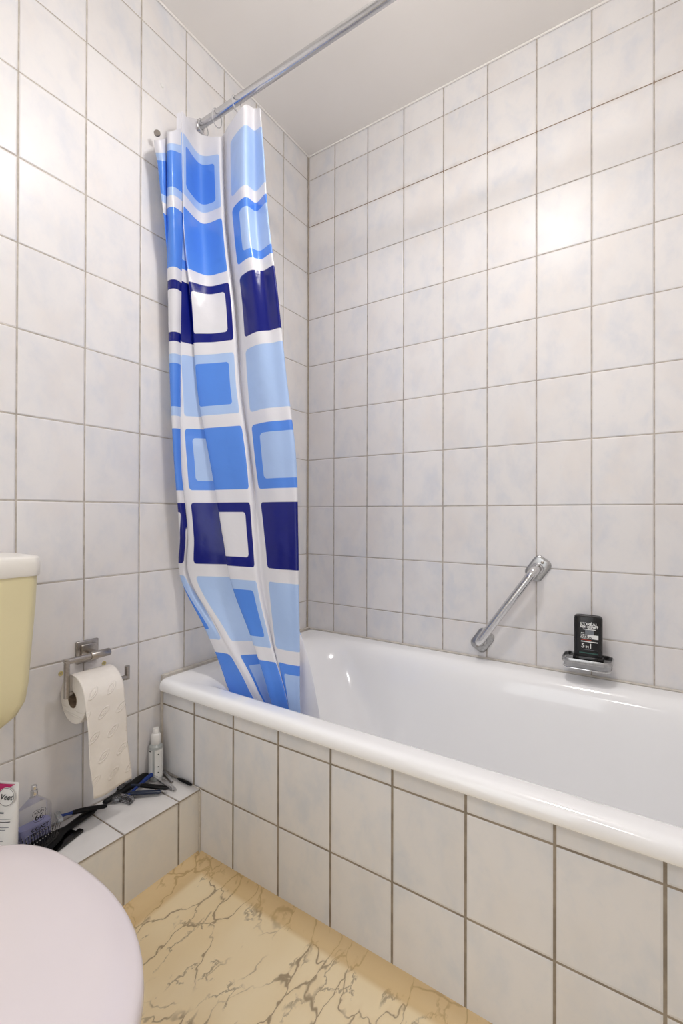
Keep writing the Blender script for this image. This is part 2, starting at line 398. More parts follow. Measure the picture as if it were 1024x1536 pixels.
def text(name, body, M_, size, mat, parent, align='CENTER', depth=0.0002, xs=1.0, shear=0.0, bold=0.0):
    cu = bpy.data.curves.new(name, 'FONT'); cu.body = body; cu.size = size; cu.align_x = align; cu.align_y = 'CENTER'
    cu.extrude = depth; cu.shear = shear; cu.offset = bold; cu.resolution_u = 6
    t = bpy.data.objects.new(name + '_tmp', cu); COL.objects.link(t)
    bpy.context.view_layer.update()
    me = bpy.data.meshes.new_from_object(t.evaluated_get(bpy.context.evaluated_depsgraph_get()))
    bpy.data.objects.remove(t); bpy.data.curves.remove(cu)
    me.transform(Matrix.Diagonal((xs, 1, 1, 1))); me.transform(parent.matrix_world.inverted() @ M_)
    me.materials.clear(); me.materials.append(mat); me.name = name
    o = bpy.data.objects.new(name, me); COL.objects.link(o); o.parent = parent
    return o
def V(*a): return Vector(a)

# ------------------------------------------------------------------ the room
LEDGE_Z = 0.1865; LEDGE_X = 0.172; CEIL = 2.4762; FY = -2.25; RX = 1.72; PANEL_Y = -0.7098; RIM_Z = 0.4697
bm = bmesh.new(); box(bm, -0.10, 0, FY, 0.10, 0, CEIL); tag(obj('wall_left', bm, M_left, smooth=False), kind='structure')
bm = bmesh.new(); box(bm, 0, RX+0.1, 0, 0.10, 0, CEIL); tag(obj('wall_back', bm, M_back, smooth=False), kind='structure')
bm = bmesh.new(); box(bm, RX, RX+0.1, FY, 0, 0, CEIL); tag(obj('wall_right', bm, M_other, smooth=False), kind='structure')
bm = bmesh.new(); box(bm, -0.1, 0.25, FY-0.1, FY, 0, CEIL); box(bm, 0.95, RX+0.1, FY-0.1, FY, 0, CEIL); box(bm, 0.25, 0.95, FY-0.1, FY, 2.05, CEIL); tag(obj('wall_front', bm, M_other2, smooth=False), kind='structure')
bm = bmesh.new(); box(bm, -0.1, RX+0.1, FY-0.1, 0.1, CEIL, CEIL+0.1); tag(obj('ceiling', bm, M_ceil, smooth=False), kind='structure')
# floor, its vinyl turned up a little where it meets the tub front and the ledge
bm = bmesh.new()
box(bm, -0.1, RX+0.1, FY-0.1, 0.1, -0.1, 0.0)
def cove(bm, a, b, inward):
    a = Vector(a); b = Vector(b); n = Vector(inward); prof = [(0.042, 0.0004), (0.028, 0.002), (0.016, 0.006), (0.006, 0.012), (0.0, 0.018)]
    rr = [[a + n*d + V(0,0,h) for d, h in prof], [b + n*d + V(0,0,h) for d, h in prof]]
    loft(bm, rr, False, False, closed=False)
cove(bm, (LEDGE_X, PANEL_Y, -0.001), (RX, PANEL_Y, -0.001), (0, -1, 0))
cove(bm, (LEDGE_X, FY, -0.001), (LEDGE_X, PANEL_Y, -0.001), (1, 0, 0))
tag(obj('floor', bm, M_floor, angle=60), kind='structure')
# tiled panel in front of the tub
bm = bmesh.new(); box(bm, 0.001, RX, PANEL_Y, PANEL_Y+0.03, 0, 0.433)
tag(obj('wall_tub_front', bm, M_front, smooth=False), kind='structure')
# tiled ledge along the left wall
bm = bmesh.new(); box(bm, 0.0005, LEDGE_X, FY, PANEL_Y-0.0005, 0, LEDGE_Z-0.002)
for f in bm.faces:
    if f.calc_center_median().z > LEDGE_Z-0.003: f.material_index = 1
tag(obj('wall_ledge', bm, [M_ledge, M_ltop], smooth=False), kind='structure')
M_grout = simple('edge_grout', srgb(176, 164, 146), 0.8, var=0.15, scale=90)
bm = bmesh.new(); box(bm, 0.0008, LEDGE_X+0.0015, FY+0.001, PANEL_Y-0.001, LEDGE_Z-0.0045, LEDGE_Z-0.0022)
tag(obj('trim_1', bm, M_grout, smooth=False), kind='structure')
bm = bmesh.new()
for (ya, yb) in [(-0.7800-TW*(k+1), -0.7800-TW*k) for k in range(9)] + [(-0.7800, PANEL_Y)]:
    box(bm, 0.0025, LEDGE_X+0.001, max(ya, FY)+0.0022, yb-0.0022, LEDGE_Z-0.0018, LEDGE_Z)
tag(obj('trim_2', bm, simple('ledge_top_glaze', srgb(230, 227, 225), 0.2, var=0.06, scale=14), smooth=True, bevel=0.0012), kind='structure')
# corner joints and sealant
bm = bmesh.new()
tube(bm, [(0.002, -0.002, RIM_Z), (0.002, -0.002, CEIL)], 0.0026, 8)
tag(obj('trim_3', bm, M_grout), kind='structure')
bm = bmesh.new(); tube(bm, [(0.003, PANEL_Y-0.0015, LEDGE_Z), (0.003, PANEL_Y-0.0015, 0.43)], 0.005, 8)
tube(bm, [(LEDGE_X+0.002, PANEL_Y-0.002, 0.0), (LEDGE_X+0.002, PANEL_Y-0.002, LEDGE_Z-0.004)], 0.0035, 8)
tube(bm, [(0.005, PANEL_Y-0.002, LEDGE_Z), (LEDGE_X, PANEL_Y-0.002, LEDGE_Z)], 0.0025, 8)
tag(obj('trim_4', bm, M_seal), kind='structure')
bm = bmesh.new()
tube(bm, [(0.0, -0.003, CEIL-0.003), (RX, -0.003, CEIL-0.003)], 0.0035, 8)
tube(bm, [(0.003, 0.0, CEIL-0.003), (0.003, FY, CEIL-0.003)], 0.0035, 8)
tag(obj('trim_5', bm, M_ceil), kind='structure')
# sealant between tub and walls, and the narrow tile strip at the tub's left end
bm = bmesh.new()
box(bm, 0.0005, 0.014, PANEL_Y-0.004, -0.001, 0.433, RIM_Z+0.002)
tube(bm, [(0.014, -0.004, RIM_Z), (RX-0.01, -0.004, RIM_Z)], 0.0038, 8)
tag(obj('trim_6', bm, M_seal, bevel=0.002), kind='structure')
bm = bmesh.new(); tube(bm, [(0.016, PANEL_Y-0.0012, 0.4325), (RX, PANEL_Y-0.0012, 0.4325)], 0.0014, 6)
tag(obj('trim_7', bm, simple('aged_joint', srgb(96, 84, 70), 0.9, var=0.3, scale=60)), kind='structure')
# door in the front wall, behind the viewer
d = thing('door_1'); d['kind'] = 'structure'
bm = bmesh.new(); box(bm, 0.215, 0.245, FY-0.78, FY-0.105, 0.005, 2.045); obj('door_leaf', bm, M_door, d, bevel=0.003)
bm = bmesh.new()
for a in ((0.19, 0.25, 0.0, 2.11), (0.95, 1.0, 0.0, 2.11), (0.19, 1.0, 2.05, 2.11)): box(bm, a[0], a[1], FY, FY+0.045, a[2], a[3])
obj('door_frame', bm, M_door, d, bevel=0.003)

# ------------------------------------------------------------------ bathtub
def tub_ring(x0, x1, y0, y1, r, z, seg=8):
    return [V((x0+x1)/2 + a, (y0+y1)/2 + b, z) for a, b in rrect(x1-x0, y1-y0, r, seg)]
XL, XR, YF, YB = 0.014, RX-0.004, -0.742, -0.004
rings = [tub_ring(XL+.004, XR, YF+0.010, YB, 0.022, 0.4335),
         tub_ring(XL+.001, XR, YF+0.001, YB, 0.024, 0.4375),
         tub_ring(XL, XR, YF, YB, 0.025, 0.446),
         tub_ring(XL+.001, XR, YF+0.001, YB, 0.025, 0.4555),
         tub_ring(XL+.005, XR-0.003, YF+0.005, YB-0.002, 0.024, 0.4640),
         tub_ring(XL+.012, XR-0.01, YF+0.013, YB-0.006, 0.022, 0.4690),
         tub_ring(XL+.022, XR-0.02, YF+0.024, YB-0.012, 0.02, 0.4700),
         tub_ring(0.090, 1.640, -0.692, -0.058, 0.10, 0.4690),
         tub_ring(0.103, 1.630, -0.682, -0.070, 0.12, 0.4660),
         tub_ring(0.120, 1.620, -0.672, -0.085, 0.14, 0.4560),
         tub_ring(0.137, 1.610, -0.664, -0.098, 0.16, 0.4380),
         tub_ring(0.165, 1.600, -0.655, -0.108, 0.18, 0.400),
         tub_ring(0.215, 1.585, -0.640, -0.122, 0.19, 0.320),
         tub_ring(0.270, 1.565, -0.622, -0.140, 0.19, 0.230),
         tub_ring(0.325, 1.540, -0.600, -0.160, 0.18, 0.150),
         tub_ring(0.375, 1.510, -0.575, -0.185, 0.16, 0.105),
         tub_ring(0.440, 1.460, -0.530, -0.230, 0.12, 0.082),
         tub_ring(0.600, 1.300, -0.440, -0.320, 0.05, 0.076)]
bm = bmesh.new(); loft(bm, rings, cap0=False, cap1=True)
tub = thing('bathtub', (0.85, -0.37, 0.0), 'long built-in white enamel bathtub behind the tiled front panel', 'bathtub')
tubm = obj('tub_shell', bm, M_enamel, tub, subsurf=2)
bm = bmesh.new(); lathe(bm, [(0.026, 0), (0.026, 0.003), (0.020, 0.004), (0.002, 0.0035)], (1.35, -0.38, 0.0765)); obj('drain', bm, M_chrome, tub)

# ------------------------------------------------------------------ curtain rod and curtain
ROD_Y, ROD_Z = -0.586, 2.199
rod = thing('curtain_rod', (0.0, ROD_Y, ROD_Z), 'round satin metal shower rail running below the ceiling from the left wall', 'curtain rail')
bm = bmesh.new(); tube(bm, [(0.004, ROD_Y, ROD_Z), (RX-0.002, ROD_Y, ROD_Z)], 0.0125, 28); obj('pole', bm, M_rod, rod)
for x, s in ((0.0005, 1), (RX-0.0005, -1)):
    bm = bmesh.new(); tube(bm, [(x, ROD_Y, ROD_Z), (x+s*0.004, ROD_Y, ROD_Z), (x+s*0.012, ROD_Y, ROD_Z), (x+s*0.014, ROD_Y, ROD_Z)], [0.021, 0.021, 0.017, 0.014], 28); obj('wall_flange', bm, M_rod, rod)

ROWS= [[[0.01, -0.7, 2.077], [0.0437, -0.775, 2.012], [0.0704, -0.768, 2.007], [0.012, -0.69, 2.103], [0.0595, -0.745, 2.05], [0.0822, -0.735, 2.05], [0.014, -0.6, 2.206], [0.0673, -0.715, 2.116], [0.0659, -0.7, 2.135], [0.0651, -0.69, 2.139], [0.0277, -0.6, 2.157], [0.1056, -0.59, 2.119], [0.0934, -0.56, 2.155], [0.1551, -0.595, 2.132], [0.237, -0.615, 2.135], [0.2378, -0.575, 2.155], [0.2742, -0.585, 2.129], [0.222, -0.535, 2.155], [0.16, -0.5, 2.208]],
 [[0.01, -0.7, 1.955], [0.0454, -0.765, 1.955], [0.065, -0.755, 1.955], [0.012, -0.69, 1.955], [0.0603, -0.745, 1.955], [0.0861, -0.735, 1.955], [0.014, -0.6, 1.955], [0.0655, -0.715, 1.955], [0.0701, -0.7, 1.955], [0.0694, -0.69, 1.955], [0.0349, -0.6, 1.955], [0.1179, -0.595, 1.955], [0.1056, -0.565, 1.955], [0.1641, -0.6, 1.955], [0.2451, -0.622, 1.955], [0.2471, -0.578, 1.955], [0.3015, -0.598, 1.955], [0.24, -0.535, 1.955], [0.17, -0.5, 1.955]],
 [[0.01, -0.7, 1.793], [0.0561, -0.75, 1.793], [0.0573, -0.742, 1.793], [0.012, -0.69, 1.793], [0.0545, -0.74, 1.793], [0.0838, -0.728, 1.793], [0.018, -0.61, 1.793], [0.0656, -0.712, 1.793], [0.0674, -0.69, 1.793], [0.0745, -0.692, 1.793], [0.0628, -0.612, 1.793], [0.1445, -0.605, 1.793], [0.1294, -0.575, 1.793], [0.187, -0.61, 1.793], [0.2599, -0.628, 1.793], [0.2693, -0.592, 1.793], [0.3254, -0.608, 1.793], [0.255, -0.54, 1.793], [0.18, -0.5, 1.793]],
 [[0.012, -0.68, 1.556], [0.0264, -0.7, 1.556], [0.026, -0.695, 1.556], [0.013, -0.68, 1.556], [0.0458, -0.728, 1.556], [0.0755, -0.716, 1.556], [0.022, -0.62, 1.556], [0.0641, -0.705, 1.556], [0.0735, -0.655, 1.556], [0.0863, -0.675, 1.556], [0.1273, -0.635, 1.556], [0.1961, -0.62, 1.556], [0.1813, -0.59, 1.556], [0.2293, -0.615, 1.556], [0.2916, -0.63, 1.556], [0.3227, -0.612, 1.556], [0.3657, -0.612, 1.556], [0.29, -0.54, 1.556], [0.2, -0.5, 1.556]],
 [[0.014, -0.67, 1.318], [0.0339, -0.695, 1.318], [0.0335, -0.69, 1.318], [0.016, -0.665, 1.318], [0.0486, -0.722, 1.318], [0.0696, -0.708, 1.318], [0.03, -0.62, 1.318], [0.0622, -0.7, 1.318], [0.105, -0.645, 1.318], [0.103, -0.668, 1.318], [0.1631, -0.65, 1.318], [0.2271, -0.63, 1.318], [0.2203, -0.605, 1.318], [0.2569, -0.62, 1.318], [0.3287, -0.636, 1.318], [0.3683, -0.626, 1.318], [0.4005, -0.614, 1.318], [0.31, -0.54, 1.318], [0.22, -0.5, 1.318]],
 [[0.018, -0.655, 1.105], [0.0344, -0.68, 1.105], [0.0341, -0.675, 1.105], [0.02, -0.65, 1.105], [0.0497, -0.708, 1.105], [0.0667, -0.7, 1.105], [0.04, -0.62, 1.105], [0.0645, -0.696, 1.105], [0.1468, -0.632, 1.105], [0.1444, -0.655, 1.105], [0.2088, -0.645, 1.105], [0.273, -0.635, 1.105], [0.2639, -0.61, 1.105], [0.2866, -0.62, 1.105], [0.3595, -0.634, 1.105], [0.4016, -0.628, 1.105], [0.4352, -0.616, 1.105], [0.345, -0.545, 1.105], [0.25, -0.51, 1.105]],
 [[0.03, -0.64, 0.895], [0.0375, -0.662, 0.895], [0.0412, -0.66, 0.895], [0.035, -0.64, 0.895], [0.0494, -0.688, 0.895], [0.0723, -0.682, 0.895], [0.05, -0.62, 0.895], [0.0793, -0.678, 0.895], [0.1914, -0.62, 0.895], [0.1852, -0.645, 0.895], [0.2424, -0.64, 0.895], [0.2942, -0.632, 0.895], [0.3008, -0.615, 0.895], [0.325, -0.622, 0.895], [0.3775, -0.629, 0.895], [0.4138, -0.625, 0.895], [0.4431, -0.615, 0.895], [0.36, -0.545, 0.895], [0.27, -0.51, 0.895]],
 [[0.04, -0.635, 0.758], [0.0319, -0.652, 0.758], [0.0357, -0.65, 0.758], [0.05, -0.635, 0.758], [0.0306, -0.668, 0.758], [0.0503, -0.664, 0.758], [0.055, -0.635, 0.758], [0.0753, -0.662, 0.758], [0.2178, -0.605, 0.758], [0.2142, -0.638, 0.758], [0.2653, -0.636, 0.758], [0.3087, -0.628, 0.758], [0.3138, -0.612, 0.758], [0.3392, -0.618, 0.758], [0.3832, -0.624, 0.758], [0.417, -0.62, 0.758], [0.4427, -0.611, 0.758], [0.365, -0.545, 0.758], [0.29, -0.51, 0.758]],
 [[0.13, -0.62, 0.597], [0.1413, -0.632, 0.597], [0.1448, -0.63, 0.597], [0.14, -0.615, 0.597], [0.1278, -0.648, 0.597], [0.156, -0.645, 0.597], [0.1731, -0.64, 0.597], [0.1965, -0.636, 0.597], [0.2726, -0.592, 0.597], [0.2892, -0.628, 0.597], [0.3226, -0.626, 0.597], [0.3516, -0.62, 0.597], [0.3463, -0.606, 0.597], [0.359, -0.612, 0.597], [0.3949, -0.615, 0.597], [0.4225, -0.612, 0.597], [0.4416, -0.606, 0.597], [0.4214, -0.585, 0.597], [0.4319, -0.575, 0.597]],
 [[0.2, -0.592, 0.451], [0.1986, -0.606, 0.451], [0.2021, -0.604, 0.451], [0.21, -0.59, 0.451], [0.1855, -0.625, 0.451], [0.2369, -0.622, 0.451], [0.2692, -0.62, 0.451], [0.2988, -0.616, 0.451], [0.3046, -0.57, 0.451], [0.3377, -0.612, 0.451], [0.3693, -0.612, 0.451], [0.399, -0.608, 0.451], [0.3746, -0.596, 0.451], [0.3877, -0.603, 0.451], [0.409, -0.606, 0.451], [0.4258, -0.604, 0.451], [0.4377, -0.599, 0.451], [0.4139, -0.575, 0.451], [0.4679, -0.565, 0.451]],
 [[0.23, -0.5599999999999999, 0.356], [0.2086, -0.572, 0.356], [0.2121, -0.57, 0.356], [0.24, -0.5599999999999999, 0.356], [0.1956, -0.592, 0.356], [0.2534, -0.59, 0.356], [0.2882, -0.588, 0.356], [0.3151, -0.584, 0.356], [0.2962, -0.54, 0.356], [0.3366, -0.58, 0.356], [0.3661, -0.58, 0.356], [0.3868, -0.576, 0.356], [0.364, -0.566, 0.356], [0.3763, -0.572, 0.356], [0.3939, -0.576, 0.356], [0.4096, -0.575, 0.356], [0.4212, -0.572, 0.356], [0.399, -0.5499999999999999, 0.356], [0.4633, -0.54, 0.356]]]
NL = len(ROWS)
UL = [  # column coordinate of the print at every control line, level by level
 [-3.40,-2.74,-2.40,-1.60,-.90,-.42,-.20, .12, .50,1.17,1.50,1.93,2.00,2.06,2.32,2.50,2.66,3.0,3.6],
 [-3.40,-2.74,-2.40,-1.60,-.86,-.42,-.20, .12, .50,1.17,1.50,1.93,2.00,2.06,2.32,2.52,2.68,3.0,3.6],
 [-3.40,-2.60,-2.40,-1.60,-.82,-.36,-.20, .07, .32,1.18,1.50,1.93,2.00,2.06,2.32,2.52,2.70,3.0,3.6],
 [-3.40,-2.60,-2.40,-1.60,-.74,-.30,-.20, .04, .50,1.20,1.52,1.93,2.00,2.06,2.30,2.52,2.71,3.0,3.6],
 [-3.40,-2.60,-2.40,-1.60,-.66,-.30,-.15,-.06, .58,1.21,1.54,1.93,2.00,2.06,2.32,2.54,2.72,3.0,3.6],
 [-3.40,-2.60,-2.40,-1.60,-.55,-.26,-.15,-.09, .62,1.23,1.56,1.93,2.00,2.06,2.34,2.54,2.73,3.0,3.6],
 [-3.40,-2.60,-2.40,-1.60,-.26,-.075,-.06,-.05, .74,1.25,1.60,1.93,2.00,2.06,2.34,2.55,2.73,3.0,3.6],
 [-3.40,-2.60,-2.40,-1.60,-.24,-.08,-.06,-.03, .82,1.25,1.62,1.93,2.00,2.06,2.34,2.55,2.72,3.0,3.6],
 [-3.40,-2.60,-2.40,-1.60,-.42,-.15,-.08, .00, .90,1.26,1.66,1.93,2.00,2.06,2.34,2.55,2.70,2.97,3.04],
 [-3.40,-2.60,-2.40,-1.60,-.60,-.28,-.09, .00, .97,1.30,1.62,1.92,1.99,2.06,2.32,2.52,2.70,2.97,3.04],
 [-3.40,-2.60,-2.40,-1.60,-.64,-.33,-.09, .00, .97,1.32,1.62,1.92,1.99,2.06,2.32,2.52,2.70,2.97,3.04]]
Z0, PITCH = 2.093, 0.2181
ztop = [r[2] for r in ROWS[0]]
def crom(vals, i, t):
    p0 = vals[max(i-1, 0)]; p1 = vals[i]; p2 = vals[i+1]; p3 = vals[min(i+2, len(vals)-1)]
    return 0.5*((2*p1) + (p2-p0)*t + (2*p0-5*p1+4*p2-p3)*t*t + (3*p1-p0-3*p2+p3)*t**3)
# vertical resample with true z spacing
levels = []
zs = [2.14] + [ROWS[k][0][2] for k in range(1, NL)]
for k in range(NL-1):
    nsub = max(4, int(abs(zs[k]-zs[k+1])/0.014))
    for j in range(nsub): levels.append((k, j/nsub))
levels.append((NL-2, 1.0))
SUB = 9
grid = []
for (k, t) in levels:
    ctrl = []
    for c in range(19):
        f = lambda a: crom([ROWS[q][c][a] for q in range(NL)], k, t)
        x, y = f(0), f(1)
        z = ROWS[k][c][2]*(1-t) + ROWS[k+1][c][2]*t
        u = UL[k][c]*(1-t) + UL[k+1][c]*t
        drop = max(0.0, 2.10 - z)
        # the print follows the hem, which sags between the rings
        offs = (ztop[c] - 2.135)*math.exp(-max(0, ztop[c]-z)/0.22)
        v = (Z0 - z + offs*0.9)/PITCH
        ctrl.append((x, y, z, u, v))
    row = []
    for c in range(18):
        for s in range(SUB):
            tt = s/SUB
            x = crom([q[0] for q in ctrl], c, tt); y = crom([q[1] for q in ctrl], c, tt)
            z = crom([q[2] for q in ctrl], c, tt); u = ctrl[c][3]*(1-tt)+ctrl[c+1][3]*tt; v = crom([q[4] for q in ctrl], c, tt)
            row.append((x, y, z, u, v))
    row.append(ctrl[-1])
    grid.append(row)
bm = bmesh.new(); uvl = bm.loops.layers.uv.new('pattern')
vg = [[bm.verts.new((max(p[0], 0.006), p[1], p[2])) for p in row] for row in grid]
for i in range(len(grid)-1):
    for j in range(len(grid[0])-1):
        f = bm.faces.new((vg[i][j], vg[i+1][j], vg[i+1][j+1], vg[i][j+1])); f.smooth = True
        for lp, (a, b) in zip(f.loops, ((i, j), (i+1, j), (i+1, j+1), (i, j+1))):
            lp[uvl].uv = (grid[a][b][3], grid[a][b][4])
cur = thing('shower_curtain', (0.2, -0.6, ROD_Z), 'blue and white vinyl shower curtain with printed squares, bunched against the left wall', 'shower curtain')
sheet = obj('curtain_sheet', bm, M_curtain, cur, angle=180)
for (x, dx) in ((0.172, 0.012), (0.020, 0.012), (0.09, 0.0)):
    bm = bmesh.new(); pts = []
    for k in range(29):
        a = 2*PI*k/28; pts.append((x + dx*(1-math.cos(a))*0.5, ROD_Y - 0.0195*math.sin(a), ROD_Z-0.012 + 0.028*math.cos(a)))
    tube(bm, pts, 0.0014, 8, cap=False); obj('curtain_ring', bm, M_ring, cur)
bm = bmesh.new()
tube(bm, [(0.033, -0.757, 2.047), (0.036, -0.760, 2.047)], [0.009, 0.009], 20); g_ = obj('eyelet', bm, M_steel, cur)

# ------------------------------------------------------------------ grab bar on the back wall
def rot_plate(cx, cz, w, h, ang, y0, y1, r, taper=0.8):
    ca, sa = math.cos(ang), math.sin(ang); rr = []
    for yy, sc in ((y0, 1.0), (y0+(y1-y0)*0.45, 1.0), (y0+(y1-y0)*0.8, 0.93), (y1, taper)):
        rr.append([V(cx + (a*ca - b*sa)*sc, yy, cz + (a*sa + b*ca)*sc) for a, b in rrect(w, h, r, 6)])
    return rr
gb = thing('grab_bar', (0.83, 0.0, 0.65), 'slanted chrome grab bar screwed to the tiled wall above the bathtub', 'grab bar')
A, B = V(0.744, 0, 0.528), V(0.920, 0, 0.781); ax = (B-A).normalized(); ang = math.atan2(ax.z, ax.x)
for p in (A, B):
    bm = bmesh.new(); loft(bm, rot_plate(p.x, p.z, 0.078, 0.058, ang, -0.0005, -0.0085, 0.018, 0.80))
    pl = obj('mounting_plate', bm, M_plate, gb)
    for s in (-1, 1):
        q = p + ax*0.0245*s
        bm = bmesh.new(); tube(bm, [(q.x, -0.009, q.z), (q.x, -0.0125, q.z), (q.x, -0.0135, q.z)], [0.0045, 0.0045, 0.003], 12); obj('screw', bm, M_steel, pl)
    bm = bmesh.new(); tube(bm, [(p.x, -0.009, p.z), (p.x, -0.014, p.z), (p.x, -0.018, p.z)], [0.018, 0.017, 0.0135], 24); obj('collar', bm, M_chrome, pl)
bm = bmesh.new(); out = V(0, -0.052, 0)
path = [A + V(0,-.009,0), A + V(0,-.030,0), A + V(0,-.046,0) + ax*0.006, A + out + ax*0.020, A + out + ax*0.04] + [A + out + ax*(0.04 + 0.0457*k) for k in range(1, 5)] + [B + out - ax*0.04, B + out - ax*0.020, B + V(0,-.046,0) - ax*0.006, B + V(0,-.030,0), B + V(0,-.009,0)]
tube(bm, spline(path, 5), 0.0135, 24); obj('bar', bm, M_chrome, gb)

# ------------------------------------------------------------------ soap dish and the bottle standing in it
sd = thing('soap_dish', (1.065, 0.0, 0.52), 'small chrome wire soap dish fixed to the wall above the tub rim', 'soap dish')
DX, DY = 1.065, -0.055
def dish_ring(w, d, r, z): return [V(DX + a, DY + b, z) for a, b in rrect(w, d, r, 6)]
bm = bmesh.new()
loft(bm, [dish_ring(0.128, 0.084, 0.022, 0.527), dish_ring(0.130, 0.086, 0.023, 0.529), dish_ring(0.130, 0.086, 0.023, 0.538), dish_ring(0.128, 0.084, 0.022, 0.540),
          dish_ring(0.124, 0.080, 0.020, 0.540), dish_ring(0.1225, 0.0785, 0.019, 0.538), dish_ring(0.1225, 0.0785, 0.019, 0.529), dish_ring(0.124, 0.080, 0.020, 0.527), dish_ring(0.128, 0.084, 0.022, 0.527)], False, False)
obj('rim_band', bm, M_plate, sd)
bm = bmesh.new()
loft(bm, [dish_ring(0.1215, 0.0775, 0.018, 0.527), dish_ring(0.118, 0.074, 0.018, 0.516), dish_ring(0.108, 0.066, 0.016, 0.5125), dish_ring(0.07, 0.04, 0.014, 0.512)], False, True)
tray = obj('tray', bm, M_traymat, sd); tray['label'] = 'clear plastic tray'
bm = bmesh.new(); box(bm, DX-0.022, DX+0.022, -0.014, -0.001, 0.515, 0.538); obj('bracket', bm, M_chrome, sd, bevel=0.003)
bm = bmesh.new()
pts = [V(DX + a, DY + b, 0.5125) for a, b in rrect(0.122, 0.078, 0.022, 5)]
tube(bm, pts + pts[:2], 0.0022, 10, cap=False); obj('lower_wire', bm, M_chrome, sd)

sb = thing('shampoo_bottle', (1.067, -0.055, 0.5135), 'flat black shower gel bottle with white print standing upside down in the chrome soap dish', 'bottle', rot=(0, 0, math.radians(0)))
BX, BY, BZ = 1.067, -0.056, 0.5135
def bring(w, d, z, e=3.2, n=40):
    out = []
    for k in range(n):
        a = 2*PI*k/n; c, s_ = math.cos(a), math.sin(a)
        out.append(V(BX + math.copysign(abs(c)**(2/e), c)*w/2, BY + math.copysign(abs(s_)**(2/e), s_)*d/2, z))
    return out
bm = bmesh.new(); loft(bm, [bring(0.076, 0.038, BZ, 4), bring(0.080, 0.042, BZ+0.001, 4), bring(0.080, 0.042, BZ+0.020, 4), bring(0.078, 0.040, BZ+0.0285, 4), bring(0.0755, 0.038, BZ+0.0305, 4)])
obj('cap', bm, M_blackgloss, sb)
bm = bmesh.new(); loft(bm, [bring(0.0735, 0.037, BZ+0.0305, 4), bring(0.0735, 0.038, BZ+0.06, 3.6), bring(0.0735, 0.038, BZ+0.12, 3.6), bring(0.0735, 0.037, BZ+0.137, 3.6), bring(0.071, 0.034, BZ+0.1440, 3.4), bring(0.064, 0.028, BZ+0.1465, 3.2), bring(0.045, 0.016, BZ+0.1450, 3)])
obj('bottle_body', bm, M_bottle, sb)
FYb = BY - 0.0193
def BM(x, z): return frame((BX + x, FYb, BZ + z), (1, 0, 0), (0, 0, 1))
bpy.context.view_layer.update()
lab = thing('front_print'); lab.parent = sb; lab.location = (0, 0, 0)
bpy.context.view_layer.update()
for (tx, x, z, sz, xs, mt, bo) in (("L'ORÉAL", 0.004, 0.1245, 0.0112, 1.05, M_whiteprint, 0.0003), ('MEN EXPERT', 0.004, 0.1165, 0.0080, 1.0, M_whiteprint, 0.0004),
        ('PURE', -0.0085, 0.0918, 0.0068, 1.15, M_blackprint, 0.0003), ('CARBON', -0.0040, 0.0863, 0.0068, 1.15, M_blackprint, 0.0003),
        ('5', -0.0115, 0.0625, 0.0180, 0.95, M_whiteprint, 0.0005), ('IN', -0.0008, 0.0595, 0.0090, 0.9, M_whiteprint, 0.0002), ('1', 0.0078, 0.0625, 0.0180, 0.95, M_whiteprint, 0.0005)):
    text('lettering', tx, BM(x, z), sz, mt, lab, xs=xs, bold=bo)
bm = bmesh.new(); box(bm, BX-0.0175, BX+0.0275, FYb-0.0001, FYb+0.0006, BZ+0.0835, BZ+0.0950); obj('print_panel', bm, M_whiteprint, lab, smooth=False)
bm = bmesh.new(); box(bm, BX-0.0115, BX+0.0205, FYb-0.0002, FYb+0.0006, BZ+0.1090, BZ+0.1110); box(bm, BX+0.0025, BX+0.0045, FYb-0.0002, FYb+0.0006, BZ+0.1110, BZ+0.1135); obj('print_line', bm, M_whiteprint, lab, smooth=False)
bm = bmesh.new(); box(bm, BX-0.0060, BX+0.0165, FYb-0.0001, FYb+0.0006, BZ+0.0955, BZ+0.1085); obj('print_panel', bm, M_greyprint, lab, smooth=False)
bm = bmesh.new(); box(bm, BX-0.0160, BX+0.0260, FYb-0.0001, FYb+0.0006, BZ+0.0515, BZ+0.0523); obj('print_line', bm, M_greyprint, lab, smooth=False)
for xa, xb, za, hh, mt in ((-0.0165, -0.0075, 0.0975, 0.0022, M_whiteprint), (-0.0165, 0.0095, 0.0785, 0.0018, M_redprint), (-0.0165, 0.0265, 0.0735, 0.0024, M_whiteprint)):
    bm = bmesh.new(); box(bm, BX+xa, BX+xb, FYb-0.0001, FYb+0.0006, BZ+za, BZ+za+hh); obj('print_line', bm, mt, lab, smooth=False)
bm = bmesh.new(); box(bm, BX-0.0210, BX+0.0270, FYb-0.0001, FYb+0.0006, BZ+0.0405, BZ+0.0440); obj('print_line', bm, M_tealprint, lab, smooth=False)

# ------------------------------------------------------------------ toilet paper holder and roll on the left wall
hx = 0.060
th = thing('toilet_paper_holder', (0.0, -0.936, 0.597), 'brushed nickel toilet paper holder with square wall plate', 'toilet paper holder')
bm = bmesh.new(); loft(bm, [[V(xx, -0.9355 + a*sc, 0.5965 + b*sc) for a, b in rrect(0.056, 0.056, 0.002, 3)] for xx, sc in ((0.0008, 1), (0.007, 1), (0.0085, 0.95))]); obj('wall_plate', bm, M_steel, th)
bm = bmesh.new(); loft(bm, [[V(xx, -0.9355 + a*sc, 0.5965 + b*sc) for a, b in rrect(0.038, 0.038, 0.002, 3)] for xx, sc in ((0.0085, 1), (0.013, 1), (0.0145, 0.93))]); obj('inner_plate', bm, M_steel, th)
bm = bmesh.new(); tube(bm, [(0.014, -0.9355, 0.5975), (hx, -0.9355, 0.5975)], 0.0068, 20); obj('post', bm, M_steel, th)
